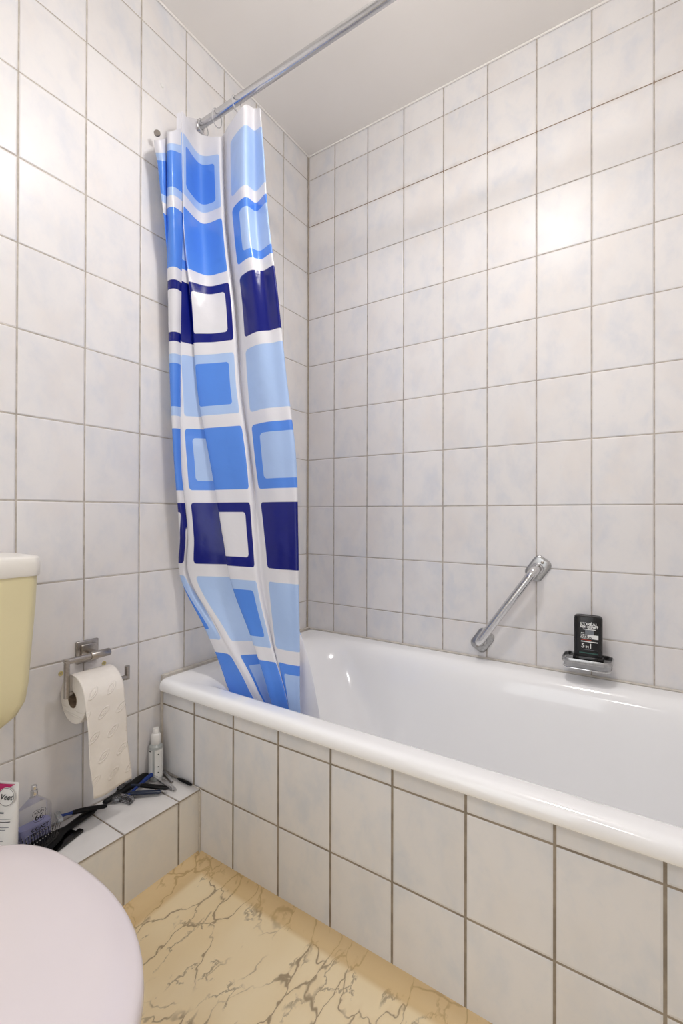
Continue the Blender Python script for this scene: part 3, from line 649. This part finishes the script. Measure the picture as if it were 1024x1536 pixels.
bm = bmesh.new(); tube(bm, [(hx, -0.957, 0.5975), (hx, -0.956, 0.5975), (hx, -0.909, 0.5975), (hx, -0.908, 0.5975)], [0.0088, 0.0095, 0.0095, 0.0088], 24); obj('sleeve', bm, M_steel, th)
def sq_tube(bm, pts, hw, hd=None):
    hd = hd or hw
    return tube(bm, pts, hw, 20)
bm = bmesh.new(); sq_tube(bm, [(hx, -0.955, 0.5975), (hx, -1.006, 0.5975), (hx, -1.0145, 0.5970), (hx, -1.0165, 0.5950)], 0.0068); obj('top_arm', bm, M_steel, th)
bm = bmesh.new(); loft(bm, [[V(hx + a, -1.0135 + b, z) for a, b in rrect(0.0125, 0.0115, 0.004, 4)] for z in (0.603, 0.60, 0.513, 0.511)]); obj('drop_arm', bm, M_steel, th)
bm = bmesh.new(); tube(bm, [(hx, -1.015, 0.518), (hx, -0.862, 0.518)], 0.0062, 20); obj('spindle', bm, M_steel, th)
bm = bmesh.new(); loft(bm, [[V(hx + a, -0.8590 + b, z) for a, b in rrect(0.0115, 0.0115, 0.0035, 4)] for z in (0.512, 0.514, 0.545, 0.547)]); obj('end_stop', bm, M_steel, th)

tr_ = thing('toilet_paper_roll', (hx, -0.954, 0.502), 'white toilet paper roll on the nickel holder with a long sheet hanging down', 'toilet paper')
RC = V(hx, 0, 0.5035); RR = 0.0575; Y0, Y1 = -1.001, -0.903
bm = bmesh.new()
prof = [(0.0195, Y0+.001), (0.030, Y0), (0.045, Y0+0.0005), (RR-0.002, Y0+0.001), (RR, Y0+0.003), (RR, Y1-0.003), (RR-0.002, Y1-0.001), (0.040, Y1), (0.0195, Y1-.001)]
rings = [[V(RC.x + r*math.cos(2*PI*k/56), y, RC.z + r*math.sin(2*PI*k/56)) for k in range(56)] for r, y in prof]
loft(bm, rings + [rings[0]], False, False); bmesh.ops.remove_doubles(bm, verts=bm.verts[:], dist=1e-5)
obj('roll', bm, M_paper, tr_)
bm = bmesh.new()
rings = [[V(RC.x + r*math.cos(2*PI*k/40), y, RC.z + r*math.sin(2*PI*k/40)) for k in range(40)] for r, y in ((0.0198, Y0+.0005), (0.0198, Y1-.0005), (0.0188, Y1-.0005), (0.0188, Y0+.0005), (0.0198, Y0+.0005))]
loft(bm, rings, False, False); obj('core', bm, M_card, tr_)
# the loose sheet: wraps the top of the roll and drops down
prof = []
for k in range(19):
    a = math.radians(115 - 115*k/18); prof.append((RC.x + (RR+0.0012+0.0006*k/18)*math.cos(a), RC.z + (RR+0.0012+0.0006*k/18)*math.sin(a)))
for k in range(1, 31):
    t = k/30; z = RC.z - t*(RC.z-0.276)
    prof.append((RC.x + RR + 0.0018 + 0.004*math.sin(t*2.6) + 0.0022*math.sin(t*9+1) * t, z))
bm = bmesh.new(); NY = 24; vv = []
for i, (x, z) in enumerate(prof):
    t = max(0, (i-18)/30); row = []
    for j in range(NY+1):
        s = j/NY
        y = Y0 + (Y1-Y0)*s + 0.018*t*(1-0.1*s) + 0.003*math.sin(t*8)*t
        z2 = z - 0.004*math.sin(s*5)*t*t
        row.append(bm.verts.new((x + 0.0016*t*math.sin(s*9+t*6) , y, z2)))
    vv.append(row)
for i in range(len(prof)-1):
    for j in range(NY): bm.faces.new((vv[i][j], vv[i][j+1], vv[i+1][j+1], vv[i+1][j]))
hs_ = obj('hanging_sheet', bm, M_paper, tr_, angle=180)
so = hs_.modifiers.new('thick', 'SOLIDIFY'); so.thickness = 0.0005; so.offset = 0

for (y, z, lb) in ((-0.9985, 0.5545, 'yellow wall plug in an old drill hole left of the toilet paper holder'), (-0.8885, 0.5515, 'yellow wall plug in an old drill hole right of the toilet paper holder')):
    w = thing('wall_plug', (0.0, y, z), lb, 'wall plug', 'old wall plugs beside the paper holder')
    bm = bmesh.new(); n = 24
    rr = [[V(xx, y + r*math.cos(2*PI*k/n), z + r*math.sin(2*PI*k/n)) for k in range(n)] for r, xx in ((0.0058, 0.0004), (0.0056, 0.0016), (0.0036, 0.0016), (0.0034, 0.0006))]
    loft(bm, rr, False, False); obj('collar', bm, M_plug, w)
    bm = bmesh.new(); tube(bm, [(0.0002, y, z), (0.0008, y, z)], 0.0036, 16); obj('hole', bm, simple('plug_hole', srgb(196, 184, 142), 0.8, var=0.3, scale=300), w)
bm = bmesh.new(); tube(bm, [(0.0003, -0.7189, 2.2327), (0.0022, -0.7189, 2.2327), (0.003, -0.7189, 2.2327)], [0.006, 0.0055, 0.003], 16)
tag(obj('filled_hole', bm, M_white), 'small white filler dab on the left wall tile near the ceiling', 'filler')

# ------------------------------------------------------------------ toilet: cistern on the wall, bowl with lid
ct = thing('toilet_cistern', (0.0, -1.34, 0.50), 'aged cream plastic toilet cistern with white lid hung on the left wall', 'cistern')
def cis_ring(z, x1, y0, y1, r, x0=0.002):
    w, h = x1-x0, y1-y0; out = []
    for a, b in rrect(w, h, r, 6): out.append(V((x0+x1)/2 + a, (y0+y1)/2 + b, z))
    return out
cy0, cy1 = -1.560, -1.1105
bm = bmesh.new()
prof = [(0.4950, 0.090, 0.130), (0.4990, 0.105, 0.100), (0.506, 0.120, 0.078), (0.518, 0.133, 0.055), (0.536, 0.142, 0.034), (0.562, 0.1465, 0.020), (0.60, 0.148, 0.0145), (0.68, 0.149, 0.009), (0.76, 0.150, 0.003), (0.828, 0.150, 0.0)]
loft(bm, [cis_ring(z, x1, cy0+ins, cy1-ins, 0.022) for z, x1, ins in prof])
obj('tank', bm, M_cream, ct, angle=60)
bm = bmesh.new()
loft(bm, [cis_ring(z, x1, cy0-o, cy1+o, 0.020) for z, x1, o in ((0.8215, 0.152, 0.0015), (0.824, 0.1535, 0.003), (0.848, 0.1545, 0.0035), (0.858, 0.1535, 0.0025), (0.8625, 0.150, -0.001), (0.8635, 0.140, -0.010))])
obj('tank_lid', bm, M_lidwhite, ct, angle=50)
bm = bmesh.new(); loft(bm, [[V(0.075 + a*sc, -1.335 + b*sc, z) for a, b in rrect(0.07, 0.20, 0.01, 4)] for z, sc in ((0.8637, 1.0), (0.866, 1.0), (0.867, 0.96))]); obj('flush_plate', bm, M_lidwhite, ct)
bm = bmesh.new(); tube(bm, spline([(0.09, -1.345, 0.50), (0.09, -1.345, 0.44), (0.10, -1.345, 0.36), (0.14, -1.345, 0.31), (0.22, -1.345, 0.30)], 6), 0.025, 20); obj('flush_pipe', bm, M_lidwhite, ct)

TZ = 0.392; TC = V(0.50, -1.372)
def egg(x0, x1, hw, z, n=64, cx=0.50, eb=2.9, ef=2.1):
    out = []
    for k in range(n):
        a = 2*PI*k/n; c, s_ = math.cos(a), math.sin(a)
        e = ef if c > 0 else eb
        rx = (x1-cx) if c > 0 else (cx-x0)
        out.append(V(cx + math.copysign(abs(c)**(2/e), c)*rx, -1.372 + math.copysign(abs(s_)**(2/e), s_)*hw, z))
    return out
tl = thing('toilet', (0.5, -1.372, 0.0), 'white toilet with its pinkish white lid closed, in the bottom left corner', 'toilet')
bm = bmesh.new()
loft(bm, [egg(0.268, 0.782, 0.185, TZ-0.026), egg(0.266, 0.785, 0.187, TZ-0.020), egg(0.267, 0.784, 0.186, TZ-0.006), egg(0.270, 0.780, 0.1835, TZ-0.0015), egg(0.277, 0.773, 0.178, TZ+0.0015), egg(0.32, 0.73, 0.14, TZ+0.0045), egg(0.42, 0.60, 0.06, TZ+0.0055)])
obj('lid', bm, M_seat, tl, angle=60)
bm = bmesh.new()
loft(bm, [egg(0.275, 0.770, 0.178, TZ-0.050), egg(0.272, 0.776, 0.182, TZ-0.046), egg(0.272, 0.776, 0.182, TZ-0.034), egg(0.275, 0.770, 0.178, TZ-0.030)]); obj('seat', bm, M_seat, tl, angle=60)
bm = bmesh.new()
loft(bm, [egg(0.30, 0.60, 0.10, 0.0), egg(0.30, 0.60, 0.10, 0.03), egg(0.30, 0.585, 0.092, 0.10), egg(0.29, 0.62, 0.11, 0.18), egg(0.27, 0.70, 0.150, 0.26), egg(0.26, 0.745, 0.170, 0.31), egg(0.258, 0.755, 0.174, TZ-0.056), egg(0.262, 0.750, 0.170, TZ-0.052)]); obj('bowl', bm, M_ceram, tl, angle=60)
for s in (-1, 1):
    bm = bmesh.new(); tube(bm, [(0.285, -1.372+s*0.055, TZ-0.03), (0.285, -1.372+s*0.095, TZ-0.03)], 0.012, 16); obj('hinge', bm, M_seat, tl)

# ------------------------------------------------------------------ things lying on the ledge
L0 = LEDGE_Z
# hair removal cream tube, turned towards the room
tc = V(0.0555, -1.137, L0+0.006); xd = V(0.88, 0.474, 0); nd = V(0.474, -0.88, 0)
tb = thing('cosmetic_tube', tc, 'white cream tube with magenta corner standing on its cap beside the perfume bottle', 'tube')
def tring(w, d, z, e=2.0, n=36):
    out = []
    for k in range(n):
        a = 2*PI*k/n; c, s_ = math.cos(a), math.sin(a)
        out.append(tc + xd*math.copysign(abs(c)**(2/e), c)*w/2 + nd*math.copysign(abs(s_)**(2/e), s_)*d/2 + V(0, 0, z))
    return out
bm = bmesh.new(); loft(bm, [tring(0.042, 0.030, -0.006), tring(0.045, 0.033, -0.005), tring(0.046, 0.034, 0.024), tring(0.044, 0.032, 0.026)]); obj('cap', bm, M_white, tb)
bm = bmesh.new(); loft(bm, [tring(0.046, 0.034, 0.026), tring(0.050, 0.036, 0.032), tring(0.0535, 0.032, 0.075), tring(0.0575, 0.022, 0.125), tring(0.060, 0.009, 0.160), tring(0.0605, 0.0022, 0.168), tring(0.0605, 0.0018, 0.178)])
obj('tube_body', bm, M_white, tb, angle=60)
def face_off(z):    # front surface distance of the tube at height z
    pts = [(0.032, 0.018), (0.075, 0.016), (0.125, 0.011), (0.160, 0.0045), (0.178, 0.001)]
    for (a, fa), (b, fb) in zip(pts, pts[1:]):
        if z <= b: return fa + (fb-fa)*(z-a)/(b-a)
    return 0.001
sl = V(0, 0, 1) + nd*(-0.15)
def TM(x, z, o=0.0012): return frame(tc + xd*x + nd*(face_off(z)+o) + V(0, 0, z), xd, V(0, 0, 1) - nd*0.13)
bpy.context.view_layer.update()
bm = bmesh.new()
def patch(bm, outline, o=0.0006):   # print patch lying on the tube's front
    f = bm.faces.new([bm.verts.new(tc + xd*x + nd*(face_off(z)+o) + V(0, 0, z)) for x, z in outline])
    return f
def strip_patch(bm, x0f, x1f, z0, z1, n=8, o=0.0008):
    prev = None
    for k in range(n+1):
        z = z0 + (z1-z0)*k/n
        cur_ = [bm.verts.new(tc + xd*x + nd*(face_off(z)*math.sqrt(max(0.0, 1-(x/0.031)**2)) + o) + V(0, 0, z)) for x in [x0f(z) + (x1f(z)-x0f(z))*j/8 for j in range(9)]]
        if prev:
            for j in range(8): bm.faces.new((prev[j], prev[j+1], cur_[j+1], cur_[j]))
        prev = cur_
strip_patch(bm, lambda z: -0.028, lambda z: -0.028 + 0.047*max(0.02, (z-0.146)/0.026), 0.147, 0.1745)
obj('magenta_band', bm, M_pink, tb, angle=180)
bm = bmesh.new(); n = 40
rg = [[TM(0.0085, 0.1500).to_3x3() @ V(math.cos(2*PI*k/n)*r, math.sin(2*PI*k/n)*r, dz) + TM(0.0085, 0.1500).translation for k in range(n)] for r, dz in ((0.0190, 0.0005), (0.0190, 0.0012), (0.0180, 0.0013))]
loft(bm, rg, False, True); obj('emblem_disc', bm, M_white, tb)
bm = bmesh.new(); rg = [[TM(0.0085, 0.1500).to_3x3() @ V(math.cos(2*PI*k/n)*r, math.sin(2*PI*k/n)*r, 0.0016) + TM(0.0085, 0.1500).translation for k in range(n)] for r in (0.0182, 0.0174)]
loft(bm, rg, False, False); obj('emblem_ring', bm, M_blackprint, tb)
mm = TM(0.0085, 0.1500); mm.translation += nd*0.002
text('lettering', 'Veet', mm, 0.0165, M_blackprint, tb, shear=0.35, bold=0.0001, xs=0.92)
for x0, x1, z, h, mt in ((-0.008, 0.006, 0.116, 0.0035, M_greyprint), (-0.018, 0.022, 0.1045, 0.0007, M_greyprint), (-0.018, 0.020, 0.0985, 0.0015, M_blackprint),
        (-0.018, 0.018, 0.0880, 0.0012, M_greyprint), (-0.018, 0.012, 0.0830, 0.0012, M_greyprint), (-0.016, 0.008, 0.0600, 0.0012, M_greyprint)):
    bm = bmesh.new(); strip_patch(bm, lambda z_: x0, lambda z_: x1, z, z+h, 2, 0.0009); obj('print_line', bm, mt, tb, angle=180)

# perfume bottle
pc = V(0.045, -1.0765, L0)
pf = thing('perfume_bottle', pc, 'clear glass perfume bottle with lavender liquid and silver spray head', 'perfume bottle')
def pring(w, d, z, r=0.008): return [pc + V(b, a, z*1.12) for a, b in rrect(w, d, r, 5)]
bm = bmesh.new(); loft(bm, [pring(0.064, 0.026, 0.0, .006), pring(0.067, 0.030, 0.002), pring(0.068, 0.031, 0.010), pring(0.068, 0.031, 0.080), pring(0.064, 0.029, 0.085), pring(0.040, 0.022, 0.0955), pring(0.024, 0.018, 0.102, .008), pring(0.016, 0.016, 0.106, .0079), pring(0.015, 0.015, 0.110, .0074)])
obj('glass_body', bm, M_glass, pf, angle=60)
bm = bmesh.new(); loft(bm, [pring(0.064, 0.024, 0.006, .006), pring(0.065, 0.0255, 0.010), pring(0.065, 0.0255, 0.051)])
obj('liquid', bm, M_liquid, pf, angle=60)
bm = bmesh.new(); lathe(bm, [(0.0072, 0), (0.0076, 0.001), (0.0076, 0.011), (0.0068, 0.0125), (0.0055, 0.013), (0.0058, 0.014), (0.0060, 0.021), (0.0050, 0.0225)], pc + V(0, 0, 0.1215), 24); obj('spray_head', bm, M_chrome, pf)
def PM(y, z): return frame(pc + V(0.0160, y, z), (0, 1, 0), (0, 0, 1))
bpy.context.view_layer.update()
text('lettering', '66', PM(0.004, 0.0755), 0.0170, M_blackprint, pf, bold=0.0001, xs=1.15)
text('lettering', 'ROUTE', PM(0.004, 0.0865), 0.0062, M_blackprint, pf, bold=0.0001)
text('lettering', 'COAST', PM(0.006, 0.0505), 0.0098, M_blackprint, pf, bold=0.0002, xs=1.15)
text('lettering', 'TO COAST', PM(0.006, 0.0405), 0.0080, M_blackprint, pf, bold=0.0001)
shield = [(-0.0125, 0.0795), (-0.006, 0.082), (0.0, 0.0795), (0.006, 0.082), (0.0125, 0.0795), (0.0145, 0.0735), (0.0125, 0.069), (0.0135, 0.062), (0.009, 0.056), (0.0, 0.0535), (-0.009, 0.056), (-0.0135, 0.062), (-0.0125, 0.069), (-0.0145, 0.0735)]
bm = bmesh.new()
tube(bm, [pc + V(0.0161, 0.004+a, b+0.0115) for a, b in shield + shield[:1]], 0.00035, 6, cap=False); obj('shield_outline', bm, M_blackprint, pf)

# hair brush: oval bristle head lying towards the viewer, handle running back along the ledge
def along(a, b, t): return Vector(a).lerp(Vector(b), t)
hb = thing('hair_brush', (0.06, -1.03, L0), 'black hair brush with thin bristles lying in front of the perfume bottle', 'hair brush')
a, b = V(0.088, -1.138, L0+0.010), V(0.0315, -0.925, L0+0.010); axd = (b-a).normalized(); side = axd.cross(V(0,0,1)).normalized()
def brush_pt(s, o, z): return a + axd*s + side*o + V(0, 0, z)
def oval_path(prof):   # prof: (s, half width, half height, z centre)
    return [[brush_pt(s, math.cos(2*PI*k/24)*w, zc + math.sin(2*PI*k/24)*h) for k in range(24)] for s, w, h, zc in prof]
Lb = (b-a).length
bm = bmesh.new(); loft(bm, oval_path([(0.0, 0.010, 0.003, 0.003), (0.006, 0.021, 0.006, 0.003), (0.03, 0.030, 0.008, 0.003), (0.07, 0.031, 0.0085, 0.003), (0.10, 0.024, 0.008, 0.003), (0.118, 0.013, 0.0075, 0.002), (0.135, 0.0085, 0.007, 0.0), (0.17, 0.0100, 0.0075, 0.0), (0.205, 0.0115, 0.008, 0.0), (Lb-0.004, 0.0085, 0.006, 0.0), (Lb, 0.004, 0.003, 0.0)])); obj('brush_body', bm, M_black, hb, angle=60)
bm = bmesh.new(); loft(bm, oval_path([(0.008, 0.014, 0.003, 0.011), (0.02, 0.022, 0.005, 0.011), (0.06, 0.0245, 0.006, 0.011), (0.09, 0.020, 0.005, 0.011), (0.104, 0.012, 0.003, 0.011)])); obj('cushion', bm, M_blackgloss, hb, angle=60)
proto = None
for r_ in range(5):
    o_ = -0.019 + 0.0095*r_
    nb = 15
    for k in range(nb):
        s = 0.016 + 0.0062*k
        if (abs(o_)/0.024)**2 + ((s-0.057)/0.052)**2 > 1: continue
        p = brush_pt(s, o_, 0.0145); tip = p + V(0, 0, 0.021) + side*o_*0.25 + axd*(s-0.057)*0.1
        bm = bmesh.new(); tube(bm, [p, tip], [0.00055, 0.0005], 6); q = obj('bristle', bm, M_white if r_ == 4 and False else M_blackgloss, hb)
        bm = bmesh.new(); bmesh.ops.create_uvsphere(bm, u_segments=8, v_segments=6, radius=0.0011); bm.transform(Matrix.Translation(tip)); obj('bristle_tip', bm, simple('bristle_bead', srgb(150, 148, 150), 0.3) if proto is None else proto, q)
        proto = bpy.data.materials['bristle_bead']

# flat black comb
cm = thing('comb', (0.075, -1.03, L0), 'flat glossy black comb lying on the ledge nearest the toilet lid', 'comb')
a, b = V(0.120, -1.130, L0), V(0.076, -0.985, L0); cd = (b-a).normalized(); cs_ = cd.cross(V(0,0,1)).normalized(); Lc = (b-a).length
Mc = frame(a, cd, -cs_)
bm = bmesh.new()
loft(bm, [[Mc @ V(x + Lc/2, y, z) for x, y in rrect(Lc, 0.017*sc, 0.004, 4)] for z, sc in ((0.0012, 0.94), (0.002, 1.0), (0.0045, 1.0), (0.0056, 0.9))]); obj('spine', bm, M_blackgloss, cm)
bm = bmesh.new()
for k in range(52):
    x = 0.006 + k*(Lc-0.012)/52; box(bm, x, x+0.0015, 0.0085, 0.0245, 0.0015, 0.0040, M_=Mc)
obj('teeth', bm, M_blackgloss, cm, smooth=False)['kind'] = 'stuff'

# disposable razors
M_headgrey = simple('grey_translucent_head', srgb(176, 180, 184), 0.22, var=0.25, scale=60)
def razor(label, head, tail, mat_handle, mat_neck, grip_len, w=0.0058, roll=0.0, capped=True, h0=0.012, group='disposable razors on the ledge'):
    hd, tl_ = V(*head), V(*tail); d_ = (tl_-hd).normalized(); sd_ = d_.cross(V(0,0,1)).normalized(); upv = sd_.cross(d_).normalized()
    rz = thing('disposable_razor', (hd.x, hd.y, L0), label, 'razor', group)
    Lr = (tl_-hd).length
    def P_(s, o=0.0, u_=0.0): return hd + d_*s + sd_*o + upv*u_
    pr = [(0.010, 0.004, 0.0035), (0.020, 0.0034, 0.003), (0.034, 0.0040, 0.0034), (Lr-grip_len, w*0.8, 0.0048)]
    bm = bmesh.new(); loft(bm, [[P_(s, math.cos(2*PI*k/16)*a_, math.sin(2*PI*k/16)*b_ + 0.003*math.sin(s/Lr*PI)) for k in range(16)] for s, a_, b_ in pr]); obj('neck', bm, mat_neck, rz, angle=60)
    pr = [(Lr-grip_len-0.002, w*0.8, 0.0050), (Lr-grip_len*0.8, w*1.02, 0.0058), (Lr-grip_len*0.4, w, 0.0055), (Lr-0.006, w*0.95, 0.0050), (Lr, w*0.6, 0.003)]
    bm = bmesh.new(); loft(bm, [[P_(s, math.cos(2*PI*k/16)*a_, math.sin(2*PI*k/16)*b_ + 0.003*math.sin(s/Lr*PI)) for k in range(16)] for s, a_, b_ in pr]); obj('grip', bm, mat_handle, rz, angle=60)
    bm = bmesh.new(); R_ = Matrix.Translation(P_(0.004)) @ frame((0,0,0), sd_, d_) 
    box(bm, -0.020, 0.020, -0.004, 0.008, -0.004, 0.003, M_=R_); obj('head', bm, M_headgrey, rz, bevel=0.0015)
    bm = bmesh.new()
    for k in range(2): box(bm, -0.018, 0.018, -0.0035+0.004*k, -0.0025+0.004*k, 0.003, 0.0037, M_=R_)
    obj('blades', bm, M_chrome, rz, smooth=False)
    if capped:
        bm = bmesh.new(); box(bm, -0.0215, 0.0215, -0.0075, 0.0085, -0.0065, -0.0050, M_=R_); box(bm, -0.0215, 0.0215, -0.0075, 0.0085, 0.0045, 0.0065, M_=R_); box(bm, -0.0215, 0.0215, -0.0095, -0.0070, -0.0065, 0.0065, M_=R_); box(bm, -0.0225, -0.0205, -0.0095, 0.0085, -0.0065, 0.0065, M_=R_); box(bm, 0.0205, 0.0225, -0.0095, 0.0085, -0.0065, 0.0065, M_=R_); obj('guard', bm, M_clear, rz, bevel=0.0008)
    return rz
razor('blue razor with black grip lying across the hair brush next to the perfume bottle', (0.027, -1.020, L0+0.034), (0.056, -0.911, L0+0.015), M_black, M_blue, 0.078, capped=False)
razor('bright blue razor leaning behind the dark razor handles near the spray bottle', (0.060, -0.866, L0+0.010), (0.026, -0.742, L0+0.022), M_blue, M_blue, 0.060)
razor('navy razor with clear blade guard lying crosswise in the middle of the ledge', (0.028, -0.868, L0+0.010), (0.112, -0.790, L0+0.010), M_navy, M_navy, 0.080, w=0.0068)
razor('black gripped razor lying crosswise against the navy razor, nearest the nail clipper', (0.010, -0.838, L0+0.018), (0.122, -0.776, L0+0.016), M_black, M_navy, 0.075, w=0.0068)

# black brush mostly hidden behind the hanging paper
b2 = thing('hair_brush', (0.02, -0.85, L0), 'black brush handle lying along the wall behind the hanging paper', 'hair brush')
pts = [(0.030, -0.905, 0.004, 0.003), (0.030, -0.90, 0.008, 0.0065), (0.029, -0.86, 0.0085, 0.007), (0.025, -0.83, 0.011, 0.0085), (0.021, -0.80, 0.0135, 0.0095), (0.0185, -0.778, 0.0130, 0.009), (0.018, -0.770, 0.008, 0.006)]
bm = bmesh.new(); loft(bm, [[V(x + math.cos(2*PI*k/20)*w, y + math.cos(2*PI*k/20)*w*0.2, L0+0.0105+max(0,(y+0.9)*0.06)+math.sin(2*PI*k/20)*h) for k in range(20)] for x, y, w, h in pts]); obj('brush_body', bm, M_black, b2, angle=60)

# small spray bottle in the corner
sp = V(0.0265, -0.748, L0)
SM = Matrix.Translation(sp) @ Matrix.Scale(1.35, 4)
sv = thing('spray_bottle', sp, 'small white spray bottle standing in the corner of the ledge by the tub', 'spray bottle')
bm = bmesh.new(); lathe(bm, [(0.0125, 0), (0.0140, 0.001), (0.0143, 0.004), (0.0143, 0.066), (0.0135, 0.071), (0.010, 0.0745), (0.0085, 0.076)], (0, 0, 0), 32); bm.transform(SM); obj('bottle_body', bm, M_frost, sv)
bm = bmesh.new(); n = 24
def arc(r, z0, z1, a0, a1):
    loft(bm, [[V(r*math.cos(math.radians(a0+(a1-a0)*k/n)), r*math.sin(math.radians(a0+(a1-a0)*k/n)), z) for k in range(n+1)] for z in (z0, z1)], False, False, closed=False)
arc(0.0145, 0.006, 0.066, -165, -62); arc(0.0145, 0.006, 0.066, -45, 60); bm.transform(SM); obj('label', bm, M_whiteprint, sv, angle=180)
bm = bmesh.new()
arc(0.0147, 0.0625, 0.0645, -110, -75); 
for z in (0.010, 0.015): arc(0.0147, z, z+0.0018, -100, -92); arc(0.0147, z, z+0.0018, -82, -74)
for z in (0.056, 0.030, 0.018): arc(0.0147, z, z+0.002, -20, -10)
bm.transform(SM); obj('label_marks', bm, M_blackprint, sv, angle=180)
bm = bmesh.new(); lathe(bm, [(0.0092, 0.0755), (0.0100, 0.077), (0.0098, 0.094), (0.0085, 0.0965), (0.0068, 0.098), (0.0066, 0.106), (0.0058, 0.108), (0.003, 0.1085)], (0, 0, 0), 28); bm.transform(SM); obj('spray_cap', bm, M_white, sv)

# nail clippers: a large pair lying open and a small pair behind it
def bar(bm, p, q, w, h0, h1, n=8, curve=0.0):
    p, q = Vector(p), Vector(q); d_ = (q-p).normalized(); s_ = d_.cross(V(0,0,1)).normalized(); rr = []
    for k in range(n+1):
        t = k/n; c = p.lerp(q, t) + V(0, 0, curve*math.sin(PI*t)); hh = h0 + (h1-h0)*t; ww = w*(0.75 + 0.25*math.sin(PI*(0.15+0.7*t)))
        rr.append([c + s_*ww/2 - V(0,0,hh/2), c + s_*ww/2 + V(0,0,hh/2), c - s_*ww/2 + V(0,0,hh/2), c - s_*ww/2 - V(0,0,hh/2)])
    return loft(bm, rr)
nc = thing('nail_clipper', (0.09, -0.755, L0), 'large chrome nail clipper lying open beside the black razor handle', 'nail clipper')
bm = bmesh.new(); bar(bm, (0.044, -0.752, L0+0.004), (0.128, -0.7585, L0+0.003), 0.012, 0.0022, 0.0018); obj('lower_jaw', bm, M_chrome, nc, bevel=0.0005)
bm = bmesh.new(); bar(bm, (0.046, -0.752, L0+0.009), (0.126, -0.7585, L0+0.006), 0.012, 0.0022, 0.0018, curve=0.002); obj('upper_jaw', bm, M_chrome, nc, bevel=0.0005)
bm = bmesh.new(); bar(bm, (0.118, -0.760, L0+0.012), (0.034, -0.766, L0+0.020), 0.0085, 0.0020, 0.0016, curve=0.002); obj('lever', bm, M_chrome, nc, bevel=0.0005)
bm = bmesh.new(); tube(bm, [(0.118, -0.759, L0+0.001), (0.118, -0.759, L0+0.015)], 0.0024, 12); obj('rivet', bm, M_chrome, nc)
n2 = thing('nail_clipper', (0.06, -0.727, L0), 'small narrow chrome nail clipper lying behind the larger one near the tub tiles', 'nail clipper')
bm = bmesh.new(); bar(bm, (0.030, -0.7245, L0+0.0035), (0.088, -0.7375, L0+0.003), 0.0085, 0.002, 0.0016); obj('lower_jaw', bm, M_steel, n2, bevel=0.0005)
bm = bmesh.new(); bar(bm, (0.026, -0.7240, L0+0.012), (0.087, -0.7375, L0+0.007), 0.0075, 0.002, 0.0018, curve=0.001); obj('lever', bm, M_chrome, n2, bevel=0.0005)
bm = bmesh.new(); tube(bm, [(0.084, -0.7368, L0+0.001), (0.084, -0.7368, L0+0.010)], 0.002, 12); obj('rivet', bm, M_chrome, n2)
# nail file
nf = thing('nail_file', (0.09, -0.716, L0), 'metal nail file with black handle lying along the tub tiles', 'nail file')
bm = bmesh.new(); bar(bm, (0.038, -0.7175, L0+0.004), (0.092, -0.7185, L0+0.005), 0.0050, 0.0009, 0.0012); obj('blade', bm, M_steel, nf)
bm = bmesh.new(); tube(bm, [(0.086, -0.7185, L0+0.005), (0.092, -0.7185, L0+0.0055), (0.105, -0.7185, L0+0.0060), (0.128, -0.7180, L0+0.0058), (0.142, -0.7175, L0+0.005), (0.146, -0.7173, L0+0.0045)], [0.002, 0.0036, 0.0048, 0.0046, 0.0038, 0.002], 14, flat=(1.0, 0.8)); obj('handle', bm, M_black, nf)

# ------------------------------------------------------------------ the room's lamps (above and behind the viewer)
cl = thing('ceiling_lamp', LAMP_POS, 'round opal glass ceiling lamp above the room', 'lamp')
bm = bmesh.new(); lathe(bm, [(0.045, 0), (0.045, -0.02), (0.02, -0.03), (0.012, -0.035), (0.012, -0.035)], LAMP_POS, 32); obj('base', bm, M_white, cl)
bm = bmesh.new(); lathe(bm, [(0.02 + 0.0, -0.034)] + [(0.085*math.sin(math.radians(a)), -0.117 + 0.085*math.cos(math.radians(a))) for a in range(14, 179, 12)], LAMP_POS, 32); obj('shade', bm, M_opal, cl)
wl = thing('wall_lamp', WALL_LAMP, 'opal tube lamp on the front wall', 'lamp')
bm = bmesh.new(); box(bm, 0.97, 1.27, FY+0.0005, FY+0.04, 1.77, 1.81); obj('base', bm, M_white, wl, bevel=0.004)
bm = bmesh.new(); tube(bm, [(0.97, FY+0.062, 1.79), (1.27, FY+0.062, 1.79)], 0.022, 24); obj('lamp_tube', bm, M_tubeglass, wl)
